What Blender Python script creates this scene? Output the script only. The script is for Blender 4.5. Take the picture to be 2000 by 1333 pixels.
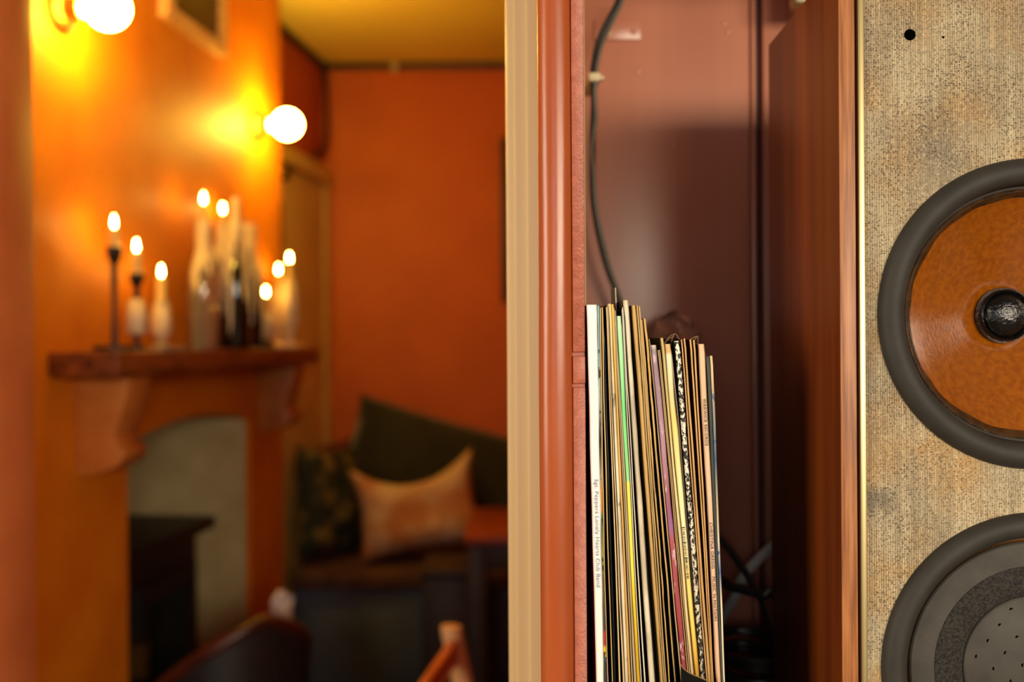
import bpy, bmesh, math, random
from mathutils import Vector, Matrix, noise

for _o in list(bpy.data.objects):
    bpy.data.objects.remove(_o, do_unlink=True)
SC = bpy.context.scene
COL = SC.collection
R = math.radians
# ------------------------------------------------------------------ camera
F = 1944.0            # focal length in pixels of the 2000 px wide frame (35 mm on full frame)
CZ = 1.30             # eye height
ROLL = R(0.35)
cam_d = bpy.data.cameras.new('camera')
cam = bpy.data.objects.new('camera', cam_d); COL.objects.link(cam)
cam.location = (0, 0, CZ)
cam.rotation_euler = (R(90), ROLL, 0)
cam_d.sensor_fit = 'HORIZONTAL'; cam_d.sensor_width = 36.0
cam_d.lens = 36.0 * F / 2000.0
cam_d.clip_start = 0.02; cam_d.clip_end = 60
cam_d.dof.use_dof = True
cam_d.dof.focus_distance = 0.672
cam_d.dof.aperture_fstop = 3.5
SC.camera = cam
# ------------------------------------------------------------------ world, daylight, exposure
w = bpy.data.worlds.new('world'); SC.world = w; w.use_nodes = True
bg = w.node_tree.nodes['Background']
bg.inputs['Color'].default_value = (1.0, 0.84, 0.66, 1); bg.inputs['Strength'].default_value = 0.075


def area_light(name, loc, target, sx, sy, power, color):
    d = bpy.data.lights.new(name, 'AREA'); d.shape = 'RECTANGLE'; d.size = sx; d.size_y = sy
    d.energy = power; d.color = color
    o = bpy.data.objects.new(name, d); COL.objects.link(o)
    o.location = loc
    o.rotation_euler = (Vector(target) - Vector(loc)).to_track_quat('-Z', 'Y').to_euler()
    return o


# the front room's window band, well behind the camera and to its right
area_light('window_light', (1.75, -2.9, CZ + 0.50), (0.15, 0.9, CZ + 0.0), 2.4, 0.75, 108, (1.0, 0.86, 0.66))
# a side window to the left of the camera, an added fill behind it
area_light('side_window_light', (-2.5, -0.75, CZ + 0.3), (0.0, 0.75, CZ), 1.1, 1.3, 44, (1.0, 0.86, 0.66))
area_light('rear_fill_light', (-0.7, -3.2, CZ + 0.45), (-0.3, 2.0, CZ - 0.1), 1.0, 1.0, 10, (0.93, 0.95, 1.0))  # added lamp that brightens the back room with cool light
SC.view_settings.view_transform = 'Standard'
SC.view_settings.look = 'None'
SC.view_settings.exposure = 0.55
SC.view_settings.gamma = 1.0
SC.view_settings.use_curve_mapping = False
SC.cycles.caustics_reflective = False
SC.cycles.caustics_refractive = False
SC.cycles.sample_clamp_indirect = 6.0


# ------------------------------------------------------------------ helpers
def at(px, py, D):
    """Point of the place seen at a pixel of the 2000x1333 frame, D metres in front of the camera."""
    a = px - 1000.0; b = 666.5 - py
    x = a * math.cos(ROLL) + b * math.sin(ROLL)
    z = -a * math.sin(ROLL) + b * math.cos(ROLL)
    return Vector((x / F * D, D, CZ + z / F * D))


def lin(c):
    return tuple(((v / 255.0) / 12.92 if v / 255.0 <= 0.04045 else ((v / 255.0 + 0.055) / 1.055) ** 2.4) for v in c)


MATS = {}


def mat(name, c1, c2=None, scale=20.0, stretch=(1, 1, 1), rough=0.6, bump=0.0, bscale=None, metallic=0.0, spec=0.5,
        transmission=0.0, emit=None, estr=0.0, coat=0.0, contrast=(0.35, 0.65), detail=4.0, sheen=0.0, sss=0.0):
    if name in MATS:
        return MATS[name]
    m = bpy.data.materials.new(name); m.use_nodes = True
    nt = m.node_tree; N = nt.nodes; L = nt.links
    p = N['Principled BSDF']
    p.inputs['Roughness'].default_value = rough
    p.inputs['Metallic'].default_value = metallic
    p.inputs['Specular IOR Level'].default_value = spec
    p.inputs['Transmission Weight'].default_value = transmission
    p.inputs['Coat Weight'].default_value = coat
    p.inputs['Sheen Weight'].default_value = sheen
    if sss:
        p.inputs['Subsurface Weight'].default_value = sss
        p.inputs['Subsurface Radius'].default_value = (0.02, 0.01, 0.004)
    c1 = lin(c1); c2 = lin(c2) if c2 else tuple(v * 0.8 for v in c1)
    tc = N.new('ShaderNodeTexCoord'); mp = N.new('ShaderNodeMapping'); mp.inputs['Scale'].default_value = stretch
    L.new(tc.outputs['Object'], mp.inputs['Vector'])
    nz = N.new('ShaderNodeTexNoise'); nz.inputs['Scale'].default_value = scale; nz.inputs['Detail'].default_value = detail
    L.new(mp.outputs['Vector'], nz.inputs['Vector'])
    rp = N.new('ShaderNodeValToRGB')
    rp.color_ramp.elements[0].position = contrast[0]; rp.color_ramp.elements[1].position = contrast[1]
    rp.color_ramp.elements[0].color = (*c2, 1); rp.color_ramp.elements[1].color = (*c1, 1)
    L.new(nz.outputs['Fac'], rp.inputs['Fac']); L.new(rp.outputs['Color'], p.inputs['Base Color'])
    if bump:
        nb = N.new('ShaderNodeTexNoise'); nb.inputs['Scale'].default_value = bscale or scale * 3; nb.inputs['Detail'].default_value = 5
        L.new(mp.outputs['Vector'], nb.inputs['Vector'])
        bp = N.new('ShaderNodeBump'); bp.inputs['Strength'].default_value = bump; bp.inputs['Distance'].default_value = 0.002
        L.new(nb.outputs['Fac'], bp.inputs['Height']); L.new(bp.outputs['Normal'], p.inputs['Normal'])
    if emit:
        p.inputs['Emission Color'].default_value = (*emit, 1); p.inputs['Emission Strength'].default_value = estr
    MATS[name] = m
    return m


def finish_mesh(me, smooth_angle):
    if smooth_angle is not None:
        me.polygons.foreach_set('use_smooth', [True] * len(me.polygons))
        me.set_sharp_from_angle(angle=R(smooth_angle))


def root_loc(o):
    v = Vector((0, 0, 0))
    while o is not None:
        v += o.location; o = o.parent
    return v


def obj(name, bm, material, parent=None, smooth=35):
    """Link a bmesh given in world coordinates as one object; its origin is its base (or its parent's)."""
    bmesh.ops.recalc_face_normals(bm, faces=bm.faces[:])
    me = bpy.data.meshes.new(name)
    bm.to_mesh(me); bm.free()
    if parent is not None:
        off = root_loc(parent)
        loc = Vector((0, 0, 0))
    else:
        xs = [v.co for v in me.vertices]
        lo = Vector((min(c.x for c in xs), min(c.y for c in xs), min(c.z for c in xs)))
        hi = Vector((max(c.x for c in xs), max(c.y for c in xs), max(c.z for c in xs)))
        off = Vector(((lo.x + hi.x) / 2, (lo.y + hi.y) / 2, lo.z)); loc = off
    me.transform(Matrix.Translation(-off))
    for m in (material if isinstance(material, (list, tuple)) else [material]):
        me.materials.append(m)
    finish_mesh(me, smooth)
    o = bpy.data.objects.new(name, me); COL.objects.link(o)
    o.location = loc
    if parent is not None:
        o.parent = parent
    return o


def thing(name, label, cat, loc, group=None):
    o = bpy.data.objects.new(name, None); COL.objects.link(o)
    o.location = loc; o.empty_display_size = 0.05
    return tag(o, label, cat, group)


def tag(o, label, cat, group=None):
    o['label'] = label; o['category'] = cat
    if group:
        o['group'] = group
    return o


def struct(o, label=None, cat=None):
    o['kind'] = 'structure'
    if label:
        o['label'] = label
    if cat:
        o['category'] = cat
    return o


def empty_struct(name, loc, label, cat):
    o = bpy.data.objects.new(name, None); COL.objects.link(o); o.location = loc
    return struct(o, label, cat)


def box(bm, lo, hi, bev=0.0, xf=None, seg=2):
    vs = [bm.verts.new((x, y, z)) for x in (lo[0], hi[0]) for y in (lo[1], hi[1]) for z in (lo[2], hi[2])]
    if xf:
        for v in vs:
            v.co = Vector(xf(*v.co))
    q = [(0, 1, 3, 2), (4, 6, 7, 5), (0, 4, 5, 1), (2, 3, 7, 6), (0, 2, 6, 4), (1, 5, 7, 3)]
    fs = [bm.faces.new([vs[i] for i in f]) for f in q]
    bmesh.ops.recalc_face_normals(bm, faces=fs)
    if bev:
        es = list({e for f in fs for e in f.edges})
        bmesh.ops.bevel(bm, geom=es, offset=bev, segments=seg, affect='EDGES', profile=0.5)
    return bm


def B():
    return bmesh.new()


def prism(bm, poly, vec, bev=0.0):
    """poly: list of 3D points in a plane, extruded by vec."""
    vec = Vector(vec)
    a = [bm.verts.new(p) for p in poly]; b = [bm.verts.new(Vector(p) + vec) for p in poly]
    n = len(a)
    fs = [bm.faces.new(a), bm.faces.new(b[::-1])]
    for i in range(n):
        fs.append(bm.faces.new((a[i], b[i], b[(i + 1) % n], a[(i + 1) % n])))
    bmesh.ops.recalc_face_normals(bm, faces=fs)
    if bev:
        es = list({e for f in fs for e in f.edges})
        bmesh.ops.bevel(bm, geom=es, offset=bev, segments=2, affect='EDGES', profile=0.5)
    return bm


def lathe(bm, c, prof, axis='Z', seg=32, wob=None, a0=0.0, a1=2 * math.pi):
    """prof: (radius, height along axis) from c. axis 'Y-': height counted towards the camera (-Y)."""
    c = Vector(c); rings = []
    full = abs(a1 - a0) > 6.28
    n = seg if full else seg + 1
    for r, h in prof:
        ring = []
        if r <= 1e-7:
            p = c + (Vector((0, 0, h)) if axis == 'Z' else Vector((0, -h, 0)))
            ring = [bm.verts.new(p)]
        else:
            for i in range(n):
                a = a0 + (a1 - a0) * i / seg
                rr = r * (wob(a, h) if wob else 1.0)
                if axis == 'Z':
                    p = c + Vector((rr * math.cos(a), rr * math.sin(a), h))
                else:
                    p = c + Vector((rr * math.cos(a), -h, rr * math.sin(a)))
                ring.append(bm.verts.new(p))
        rings.append(ring)
    for A, Bq in zip(rings, rings[1:]):
        m = n if full else n - 1
        for i in range(m):
            j = (i + 1) % n
            if len(A) == 1 and len(Bq) == 1:
                continue
            if len(A) == 1:
                bm.faces.new((A[0], Bq[i], Bq[j]))
            elif len(Bq) == 1:
                bm.faces.new((A[i], Bq[0], A[j]))
            else:
                bm.faces.new((A[i], Bq[i], Bq[j], A[j]))
    return bm


def spline(pts, sub=8):
    pts = [Vector(p) for p in pts]; out = []
    for i in range(len(pts) - 1):
        p0 = pts[max(i - 1, 0)]; p1 = pts[i]; p2 = pts[i + 1]; p3 = pts[min(i + 2, len(pts) - 1)]
        for k in range(sub):
            t = k / sub
            out.append(0.5 * ((2 * p1) + (p2 - p0) * t + (2 * p0 - 5 * p1 + 4 * p2 - p3) * t * t + (3 * p1 - p0 - 3 * p2 + p3) * t ** 3))
    out.append(pts[-1])
    return out


def tube(bm, pts, r, seg=10, cap=True):
    pts = [Vector(p) for p in pts]; n = len(pts); rings = []
    up = Vector((0.13, 0.31, 0.94))
    for i, p in enumerate(pts):
        d = (pts[min(i + 1, n - 1)] - pts[max(i - 1, 0)]).normalized()
        s = d.cross(up)
        if s.length < 1e-4:
            s = d.cross(Vector((1, 0, 0)))
        s.normalize(); u = s.cross(d).normalized(); up = u
        rr = r(i / (n - 1)) if callable(r) else r
        rings.append([bm.verts.new(p + (s * math.cos(2 * math.pi * k / seg) + u * math.sin(2 * math.pi * k / seg)) * rr) for k in range(seg)])
    for A, C in zip(rings, rings[1:]):
        for k in range(seg):
            j = (k + 1) % seg
            bm.faces.new((A[k], A[j], C[j], C[k]))
    if cap:
        bm.faces.new(rings[0][::-1]); bm.faces.new(rings[-1])
    return bm


def text_mesh(body, size, name):
    cu = bpy.data.curves.new(name + '_c', 'FONT'); cu.body = body; cu.size = size; cu.extrude = 0.00006
    cu.align_x = 'LEFT'; cu.align_y = 'CENTER'; cu.resolution_u = 3
    o = bpy.data.objects.new(name + '_t', cu); COL.objects.link(o)
    dg = bpy.context.evaluated_depsgraph_get(); dg.update()
    me = bpy.data.meshes.new_from_object(o.evaluated_get(dg))
    bpy.data.objects.remove(o, do_unlink=True); bpy.data.curves.remove(cu)
    return me


# ------------------------------------------------------------------ materials
M_orange = mat('orange_plaster', (216, 126, 14), (204, 110, 11), scale=6, rough=0.55, bump=0.06, bscale=40, spec=0.35)
M_orange_back = mat('orange_back_wall', (200, 96, 8), (190, 88, 7), scale=4, rough=0.6, bump=0.05, bscale=40)
M_jamb = mat('terracotta_plaster', (200, 116, 64), (184, 100, 52), scale=5, rough=0.55, bump=0.05, bscale=30)
M_ceil = mat('cream_ceiling', (246, 222, 120), (240, 214, 110), scale=3, rough=0.8)
M_cream = mat('cream_plaster', (206, 190, 140), (186, 168, 118), scale=8, rough=0.7, bump=0.06, bscale=40)
M_beige = mat('beige_gloss', (228, 198, 148), (222, 190, 138), scale=14, stretch=(1, 1, 0.05), rough=0.4, bump=0.02)
M_red = mat('red_oxide_gloss', (176, 86, 38), (160, 74, 32), scale=30, stretch=(1, 1, 0.15), rough=0.29, bump=0.10, bscale=140)
M_red2 = mat('red_oxide_flat', (178, 98, 72), (160, 82, 58), scale=160, rough=0.42, bump=0.25, bscale=500)
M_panel = mat('red_brown_panel', (188, 124, 98), (174, 112, 88), scale=16, stretch=(1, 1, 0.12), rough=0.30, bump=0.06, bscale=24)
M_dark_red = mat('dark_red_groove', (96, 36, 26), (60, 22, 18), scale=50, stretch=(1, 1, 0.2), rough=0.5)
M_floor = mat('dark_floor_boards', (84, 56, 36), (60, 38, 24), scale=20, stretch=(1, 0.1, 1), rough=0.5)
M_black = mat('black_plastic', (20, 19, 18), (14, 13, 13), rough=0.4)
M_cable = mat('black_cable', (34, 34, 32), (24, 24, 22), rough=0.38)
M_cable_grey = mat('grey_cable', (104, 96, 84), (84, 78, 68), rough=0.45)
M_wood_side = mat('teak_veneer', (124, 56, 14), (96, 40, 10), scale=40, stretch=(1, 1, 0.06), rough=0.38, bump=0.05, bscale=260)
M_wood_edge = mat('teak_lipping', (180, 116, 66), (132, 76, 38), scale=330, stretch=(1, 1, 0.045), rough=0.45, bump=0.1, bscale=240)
M_brass = mat('brass_trim', (232, 212, 158), (220, 198, 140), scale=60, stretch=(1, 1, 0.1), rough=0.42, metallic=1.0)
M_brass_dull = mat('dull_brass', (170, 128, 60), (130, 92, 40), rough=0.4, metallic=0.9)
M_rubber = mat('rubber_surround', (54, 50, 45), (46, 43, 39), scale=40, rough=0.62, spec=0.3, bump=0.03, bscale=300)
M_rubber2 = mat('rubber_grey', (72, 68, 62), (60, 57, 52), scale=50, spec=0.3, rough=0.6, bump=0.05, bscale=400)
M_foam = mat('black_flock', (58, 53, 47), (16, 15, 14), scale=650, rough=0.9, bump=0.7, bscale=700)
M_glossblack = mat('gloss_black_dome', (20, 17, 15), (12, 11, 10), scale=60, rough=0.13, bump=0.35, bscale=420, coat=0.0)
M_brown_ring = mat('brown_ledge', (104, 66, 22), (70, 44, 16), rough=0.5)
M_mantel = mat('mantel_wood', (136, 72, 28), (78, 36, 14), scale=9, stretch=(3, 0.5, 3), rough=0.4, bump=0.04)
M_corbel = mat('corbel_wood', (196, 122, 50), (168, 92, 36), scale=10, rough=0.5)
M_iron = mat('black_iron', (22, 19, 17), (14, 12, 11), scale=30, rough=0.5, bump=0.1)
M_wax = mat('cream_wax', (232, 214, 176), (214, 192, 150), scale=40, rough=0.5, sss=0.15)
M_waxy = mat('yellow_candle', (240, 206, 120), (228, 188, 96), scale=40, rough=0.45, sss=0.2)
M_bottle = mat('dark_bottle_glass', (22, 24, 16), (12, 13, 9), rough=0.08, coat=0.5)
M_clear = mat('clear_bottle_glass', (236, 226, 206), (228, 216, 190), rough=0.05, transmission=0.85)
M_glassy = mat('cut_glass', (240, 232, 214), (230, 220, 200), rough=0.05, transmission=0.8)
M_bulb = mat('bulb_glow', (255, 240, 210), rough=0.3, emit=(1.0, 0.62, 0.07), estr=98.0)
M_flame = mat('flame_glow', (255, 230, 160), rough=0.5, emit=(1.0, 0.60, 0.10), estr=150.0)
M_frame = mat('gold_frame', (228, 184, 130), (196, 146, 92), scale=40, rough=0.4)
M_frame_dark = mat('dark_frame', (40, 26, 18), (28, 18, 12), rough=0.5)
M_art = mat('dark_picture', (70, 50, 30), (34, 24, 16), scale=9, rough=0.35)
M_cornice = mat('dark_brown_trim', (52, 32, 18), (40, 24, 14), rough=0.5)
M_door = mat('cream_door_paint', (206, 172, 108), (194, 160, 96), scale=5, rough=0.5)
M_green = mat('dark_green_velvet', (44, 44, 30), (30, 31, 22), scale=9, rough=0.95, sheen=0.3)
M_leafy = mat('green_gold_print', (122, 104, 46), (34, 40, 28), scale=14, rough=0.9, contrast=(0.48, 0.62))
M_print = mat('cream_orange_print', (216, 190, 166), (190, 128, 84), scale=7, rough=0.9, contrast=(0.38, 0.6))
M_maroon_c = mat('maroon_cloth', (112, 46, 34), (88, 34, 26), scale=12, rough=0.95)
M_seat = mat('brown_seat_cloth', (96, 64, 52), (72, 46, 38), scale=14, rough=0.95)
M_navy = mat('slate_bench_paint', (84, 96, 112), (72, 84, 98), scale=6, rough=0.5)
M_table = mat('red_wood_table', (146, 64, 28), (116, 48, 20), scale=9, stretch=(0.4, 3, 3), rough=0.35)
M_tleg = mat('dark_purple_leg', (54, 44, 46), (42, 34, 36), rough=0.5)
M_leather = mat('black_leather', (34, 32, 32), (24, 22, 22), scale=60, rough=0.45, bump=0.1)
M_mahog = mat('mahogany', (78, 32, 22), (54, 20, 14), scale=14, rough=0.35)
M_chairwood = mat('orange_beech', (214, 120, 50), (184, 92, 34), scale=14, rough=0.4)
M_palewood = mat('pale_beech_end', (222, 176, 124), (200, 150, 98), scale=14, rough=0.5)
M_white_cloth = mat('white_cloth', (226, 214, 212), (204, 190, 190), scale=14, rough=0.9)
M_clip = mat('cream_clip', (216, 200, 160), (196, 178, 136), rough=0.6)
M_film = mat('brown_film', (186, 134, 112), (150, 104, 84), scale=30, rough=0.35, bump=0.2)
M_web = mat('dusty_web', (150, 120, 90), (120, 92, 68), rough=0.9)
M_black_card = mat('black_card', (20, 18, 15), (14, 13, 11), scale=30, rough=0.8, spec=0.1)
M_hole = mat('hole_shade', (5, 5, 5), (4, 4, 4), rough=1.0, spec=0.0)  # flat black discs paint in the shade inside the speaker's holes
M_shelf = mat('shelf_brown', (70, 36, 24), (54, 28, 20), scale=12, rough=0.6)

# ------------------------------------------------------------------ the setting: back room
CEIL = CZ + 1.147
YB = 4.10                                    # back wall
KX, K = -1.1417, 0.1183                      # the chimney wall runs along x = KX + K*y
NL = math.hypot(1, K); NX, NY = 1 / NL, -K / NL


def W(y, off, z):
    return Vector((KX + K * y + off * NX, y + off * NY, z))


bm = B(); box(bm, (-3.2, -3.4, -0.10), (2.6, YB + 0.25, 0.0))
struct(obj('floor', bm, M_floor))
bm = B(); box(bm, (-2.2, 1.12, CEIL), (2.6, YB + 0.25, CEIL + 0.1))
struct(obj('ceiling', bm, M_ceil))
bm = B(); box(bm, (-2.2, YB, 0.0), (2.6, YB + 0.15, CEIL))
struct(obj('wall_back', bm, M_orange_back))
bm = B(); box(bm, (1.9, 1.25, 0.0), (2.05, YB, CEIL))
struct(obj('wall_right', bm, M_orange_back))

# chimney breast with an arched opening
Y0, Y1 = 1.62, 3.264          # ends of the breast along the wall
A0, A1 = 2.258, 2.987         # opening
ZS = CZ - 0.232; ZA = CZ - 0.190
DEP = 0.42                    # depth of the breast
arch = []
NA = 24
for i in range(NA + 1):
    t = i / NA
    arch.append((A0 + (A1 - A0) * t, ZS + (ZA - ZS) * (1 - (2 * t - 1) ** 2)))


def ext(bm, poly, o0, o1):
    """poly in (y,z) on the chimney wall, extruded from offset o0 to o1 along its normal"""
    a = [W(y, o0, z) for y, z in poly]
    prism(bm, a, Vector((NX, NY, 0)) * (o1 - o0))


bm = B()
ext(bm, [(Y0, 0), (A0, 0), (A0, CEIL), (Y0, CEIL)], -DEP, 0)
ext(bm, [(A1, 0), (Y1, 0), (Y1, CEIL), (A1, CEIL)], -DEP, 0)
for (ya, za), (yb, zb) in zip(arch, arch[1:]):
    ext(bm, [(ya, za), (yb, zb), (yb, CEIL), (ya, CEIL)], -DEP, 0)
breast = struct(obj('wall_chimney_breast', bm, M_orange), 'orange plastered chimney breast with an arched fireplace opening', 'chimney breast')
bm = B()
ext(bm, [(A0, 0), (A0 + 0.012, 0), (A0 + 0.012, ZS), (A0, ZS)], -DEP, -0.015)
ext(bm, [(A1 - 0.012, 0), (A1, 0), (A1, ZS + 0.004), (A1 - 0.012, ZS + 0.004)], -DEP, -0.012)
ext(bm, [(A0, 0), (A1, 0), (A1, ZA), (A0, ZA)], -DEP - 0.05, -DEP)
obj('fireplace_lining', bm, M_cream, breast)
bm = B(); ext(bm, [(A0 - 0.1, 0), (A1 + 0.1, 0), (A1 + 0.1, 0.05), (A0 - 0.1, 0.05)], -DEP, 0.30)
struct(obj('trim_1', bm, M_iron), 'dark stone hearth slab in front of the fireplace', 'hearth')

# alcove wall beyond the breast
XA = at(632, 400, YB).x


def alcove(bm, y0, y1, z0, z1, o0, o1):
    def q(y, off, z):
        return Vector((XA + K * (y - YB) + off * NX, y + off * NY, z))
    a = [q(y0, o0, z0), q(y1, o0, z0), q(y1, o0, z1), q(y0, o0, z1)]
    prism(bm, a, Vector((NX, NY, 0)) * (o1 - o0))


bm = B(); alcove(bm, Y1 - 0.12, YB + 0.1, 0, CEIL, -0.12, 0.0)
struct(obj('wall_alcove', bm, mat('alcove_red_plaster', (188, 84, 42), (168, 70, 36), scale=6, rough=0.6)))
dz = CZ + 0.70
d1 = empty_struct('door_1', (XA, 3.7, 0), 'cream painted door in the alcove beside the chimney breast', 'door')
bm = B(); alcove(bm, Y1 + 0.02, YB - 0.05, 0.0, dz - 0.06, 0.0, 0.018); obj('door_leaf', bm, M_door, d1)
bm = B(); alcove(bm, Y1 + 0.0, YB - 0.01, dz - 0.06, dz, 0.0, 0.05); obj('door_head', bm, M_door, d1)
bm = B(); alcove(bm, YB - 0.06, YB - 0.005, 0.0, dz - 0.06, 0.0, 0.03); obj('door_jamb', bm, M_door, d1)
bm = B(); alcove(bm, Y1 + 0.20, Y1 + 0.27, CZ + 0.34, CZ + 0.50, 0.018, 0.03); obj('door_plate', bm, M_iron, d1)

# dark timber at the ceiling line
bm = B(); box(bm, (XA - 0.02, YB - 0.018, CEIL - 0.026), (1.9, YB, CEIL), 0.004)
struct(obj('trim_2', bm, M_cornice), 'dark brown ceiling line along the back wall', 'trim')
bm = B(); alcove(bm, Y1 - 0.1, YB, CEIL - 0.026, CEIL, 0.0, 0.018)
struct(obj('trim_3', bm, M_cornice), 'dark brown ceiling line above the alcove', 'trim')

# left jamb of the opening between the rooms
xj = at(70, 666, 1.5).x
bm = B(); box(bm, (-3.2, 1.36, 0.0), (xj, 1.50, CEIL), 0.006)
struct(obj('wall_left', bm, M_jamb))

# cream reveal on the right of the opening
p0 = at(990, 666, 0.79).x
bm = B(); box(bm, (p0, 0.80, 0.0), (0.06, 1.24, CEIL + 0.1), 0.004)
tr = struct(obj('trim_4', bm, M_beige), 'cream painted architrave between the back room and the red post', 'trim')
bm = B(); box(bm, (p0 + 0.0065, 0.792, 0.0), (0.05, 0.803, CEIL + 0.1), 0.0025); obj('moulding', bm, M_beige, tr)
bm = B(); box(bm, (p0 + 0.0165, 0.786, 0.0), (0.05, 0.796, CEIL + 0.1), 0.002); obj('moulding', bm, M_beige, tr)

# ------------------------------------------------------------------ cupboard recess: post, panel, shelf
DP = 0.68
ax = at(1052, 666, DP).x; bx_ = at(1122, 666, DP).x; cx_ = at(1145, 666, DP).x
ZB = CZ - 0.36                                # floor of the recess
post = empty_struct('trim_5', (ax, DP, 0), 'rounded gloss red post beside the records', 'post')
bm = B()
rb = (bx_ - ax) / 2; cxb = (ax + bx_) / 2
prof = []
for i in range(2, 25):
    a = math.pi * i / 24
    prof.append((cxb - rb * math.cos(a), DP + 0.012 - rb * 0.95 * math.sin(a) ** 0.8))
nz_ = 60
cols = []
for k in range(nz_ + 1):
    z = CEIL * k / nz_
    row = []
    for x, y in prof:
        d = 0.0004 * noise.noise(Vector((x * 60, z * 9, 1.7)))
        row.append(bm.verts.new((x + d, y + d * 1.2, z)))
    row.append(bm.verts.new((bx_, DP + 0.10, z))); row.insert(0, bm.verts.new((ax + 0.012, DP + 0.10, z)))
    cols.append(row)
for A, C in zip(cols, cols[1:]):
    for i in range(len(A) - 1):
        bm.faces.new((A[i], A[i + 1], C[i + 1], C[i]))
obj('bead', bm, M_red, post, 60)
z1 = at(1130, 692, DP).z; z2 = at(1130, 754, DP).z
for za, zb, dy in ((z1 + 0.0012, CEIL, 0.004), (z2 + 0.0012, z1 - 0.0012, 0.0034), (0.0, z2 - 0.0012, 0.0042)):
    bm = B(); box(bm, (bx_ - 0.001, DP + dy, za), (cx_ - 0.0003, DP + 0.03, zb), 0.0011); obj('flat_strip' if dy != 0.0034 else 'hinge_leaf', bm, M_red2, post)
bm = B(); box(bm, (bx_ - 0.001, DP + 0.0062, 0.0), (cx_ - 0.0006, DP + 0.12, CEIL)); obj('post_core', bm, M_red2, post)
bm = B()
for i in range(9):
    zz = z2 - 0.006 - i * 0.004 - random.Random(i).random() * 0.002
    xx = bx_ + 0.0010 + 0.0006 * math.sin(i * 2.1)
    bmesh.ops.create_icosphere(bm, subdivisions=1, radius=0.0009, matrix=Matrix.Translation((xx, DP + 0.0044, zz)) @ Matrix.Diagonal((0.8, 0.5, 2.2, 1)))
obj('paint_drip', bm, M_red2, post)

YP = 1.03                                      # back panel
pan = empty_struct('wall_recess', (0.2, YP, ZB), 'red brown painted panel at the back of the record cupboard', 'panel')


def px_x(px, D, py=400):
    return at(px, py, D).x


ZT = CZ + 0.385
xa, xb, xc, xd = 0.020, px_x(1466, YP), px_x(1478, YP), px_x(1491, YP)
bm = B(); box(bm, (xa, YP, ZB), (xb, YP + 0.02, ZT), 0.002); obj('board', bm, M_panel, pan)
bm = B(); box(bm, (xb + 0.0008, YP - 0.002, ZB), (xc, YP + 0.02, ZT), 0.0022); obj('bead_moulding', bm, M_panel, pan)
bm = B(); box(bm, (xc, YP + 0.012, ZB), (xd, YP + 0.02, ZT)); obj('groove', bm, M_dark_red, pan)
bm = B(); box(bm, (xd, YP - 0.001, ZB), (0.62, YP + 0.02, ZT), 0.002); obj('board', bm, M_panel, pan)
bm = B(); box(bm, (xa, YP + 0.02, ZB - 0.2), (0.75, YP + 0.06, CEIL)); obj('backing', bm, M_shelf, pan)
pl0 = at(1160, 40, YP); pl1 = at(1252, 80, YP)
bm = B(); box(bm, (pl0.x, YP - 0.0025, pl1.z), (pl1.x, YP + 0.004, pl0.z), 0.0012); pl = obj('plate', bm, M_panel, pan)
for px, py, m in ((1187, 64, M_clip), (1238, 62, M_panel)):
    c = at(px, py, YP - 0.0025)
    bm = B(); lathe(bm, c, [(0.0, 0.0016), (0.0022, 0.0014), (0.0034, 0.0004), (0.0036, -0.002)], 'Y-', 14); obj('screw', bm, m, pl)
for px, py in ((1415, 45), (1422, 62), (1246, 140), (1318, 280)):
    c = at(px, py, YP)
    bm = B(); lathe(bm, c, [(0.0, 0.0012), (0.002, 0.001), (0.0036, -0.0005)], 'Y-', 12); obj('paint_lump', bm, M_panel, pan)
# recess shell
bm = B(); box(bm, (cx_ - 0.006, DP + 0.03, ZB - 0.03), (cx_ - 0.0012, YP, ZT)); obj('side_board', bm, M_panel, pan)
bm = B(); box(bm, (0.74, 0.70, ZB - 0.9), (0.78, YP + 0.06, CEIL)); struct(obj('wall_cupboard_side', bm, M_panel))
bm = B(); box(bm, (cx_, 0.70, ZT), (0.74, YP + 0.06, ZT + 0.022), 0.002); struct(obj('trim_6', bm, M_panel), 'red brown board closing the cupboard above the speaker', 'board')
bm = B(); box(bm, (cx_, 0.64, ZB - 0.025), (0.74, YP, ZB), 0.002); struct(obj('trim_7', bm, M_shelf), 'dark brown cupboard floor under the speaker', 'shelf')
bm = B(); box(bm, (cx_, 0.66, 0.0), (0.74, YP + 0.06, ZB - 0.025)); struct(obj('wall_cupboard_base', bm, M_panel))
bm = B(); box(bm, (0.74, 1.10, 0.0), (1.95, 1.25, CEIL)); struct(obj('wall_partition', bm, M_jamb))
bm = B(); box(bm, (0.0, 1.09, 0.0), (0.76, 1.25, CEIL)); struct(obj('wall_partition_back', bm, M_orange_back))
ZR = CZ - 0.292
bm = B(); box(bm, (cx_ + 0.0005, 0.655, ZB), (0.163, YP - 0.02, ZR), 0.001)
tag(obj('record_plinth', bm, M_shelf), 'low dark wooden plinth carrying the row of records', 'plinth')
# cream end of something above, behind the speaker
c = at(1566, 2, 0.98)
bm = B(); box(bm, (c.x - 0.010, 0.965, c.z - 0.006), (c.x + 0.03, 0.99, ZT), 0.003)
tag(obj('cupboard_batten', bm, M_clip), 'cream batten just showing above the back of the speaker', 'batten')

# ------------------------------------------------------------------ speaker
DS = 0.655
YAW = 0.0125


def sx(px, D=DS, py=666):
    return at(px, py, D).x


def yawxf(x, y, z):
    return (x + YAW * (y - DS), y, z)


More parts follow.
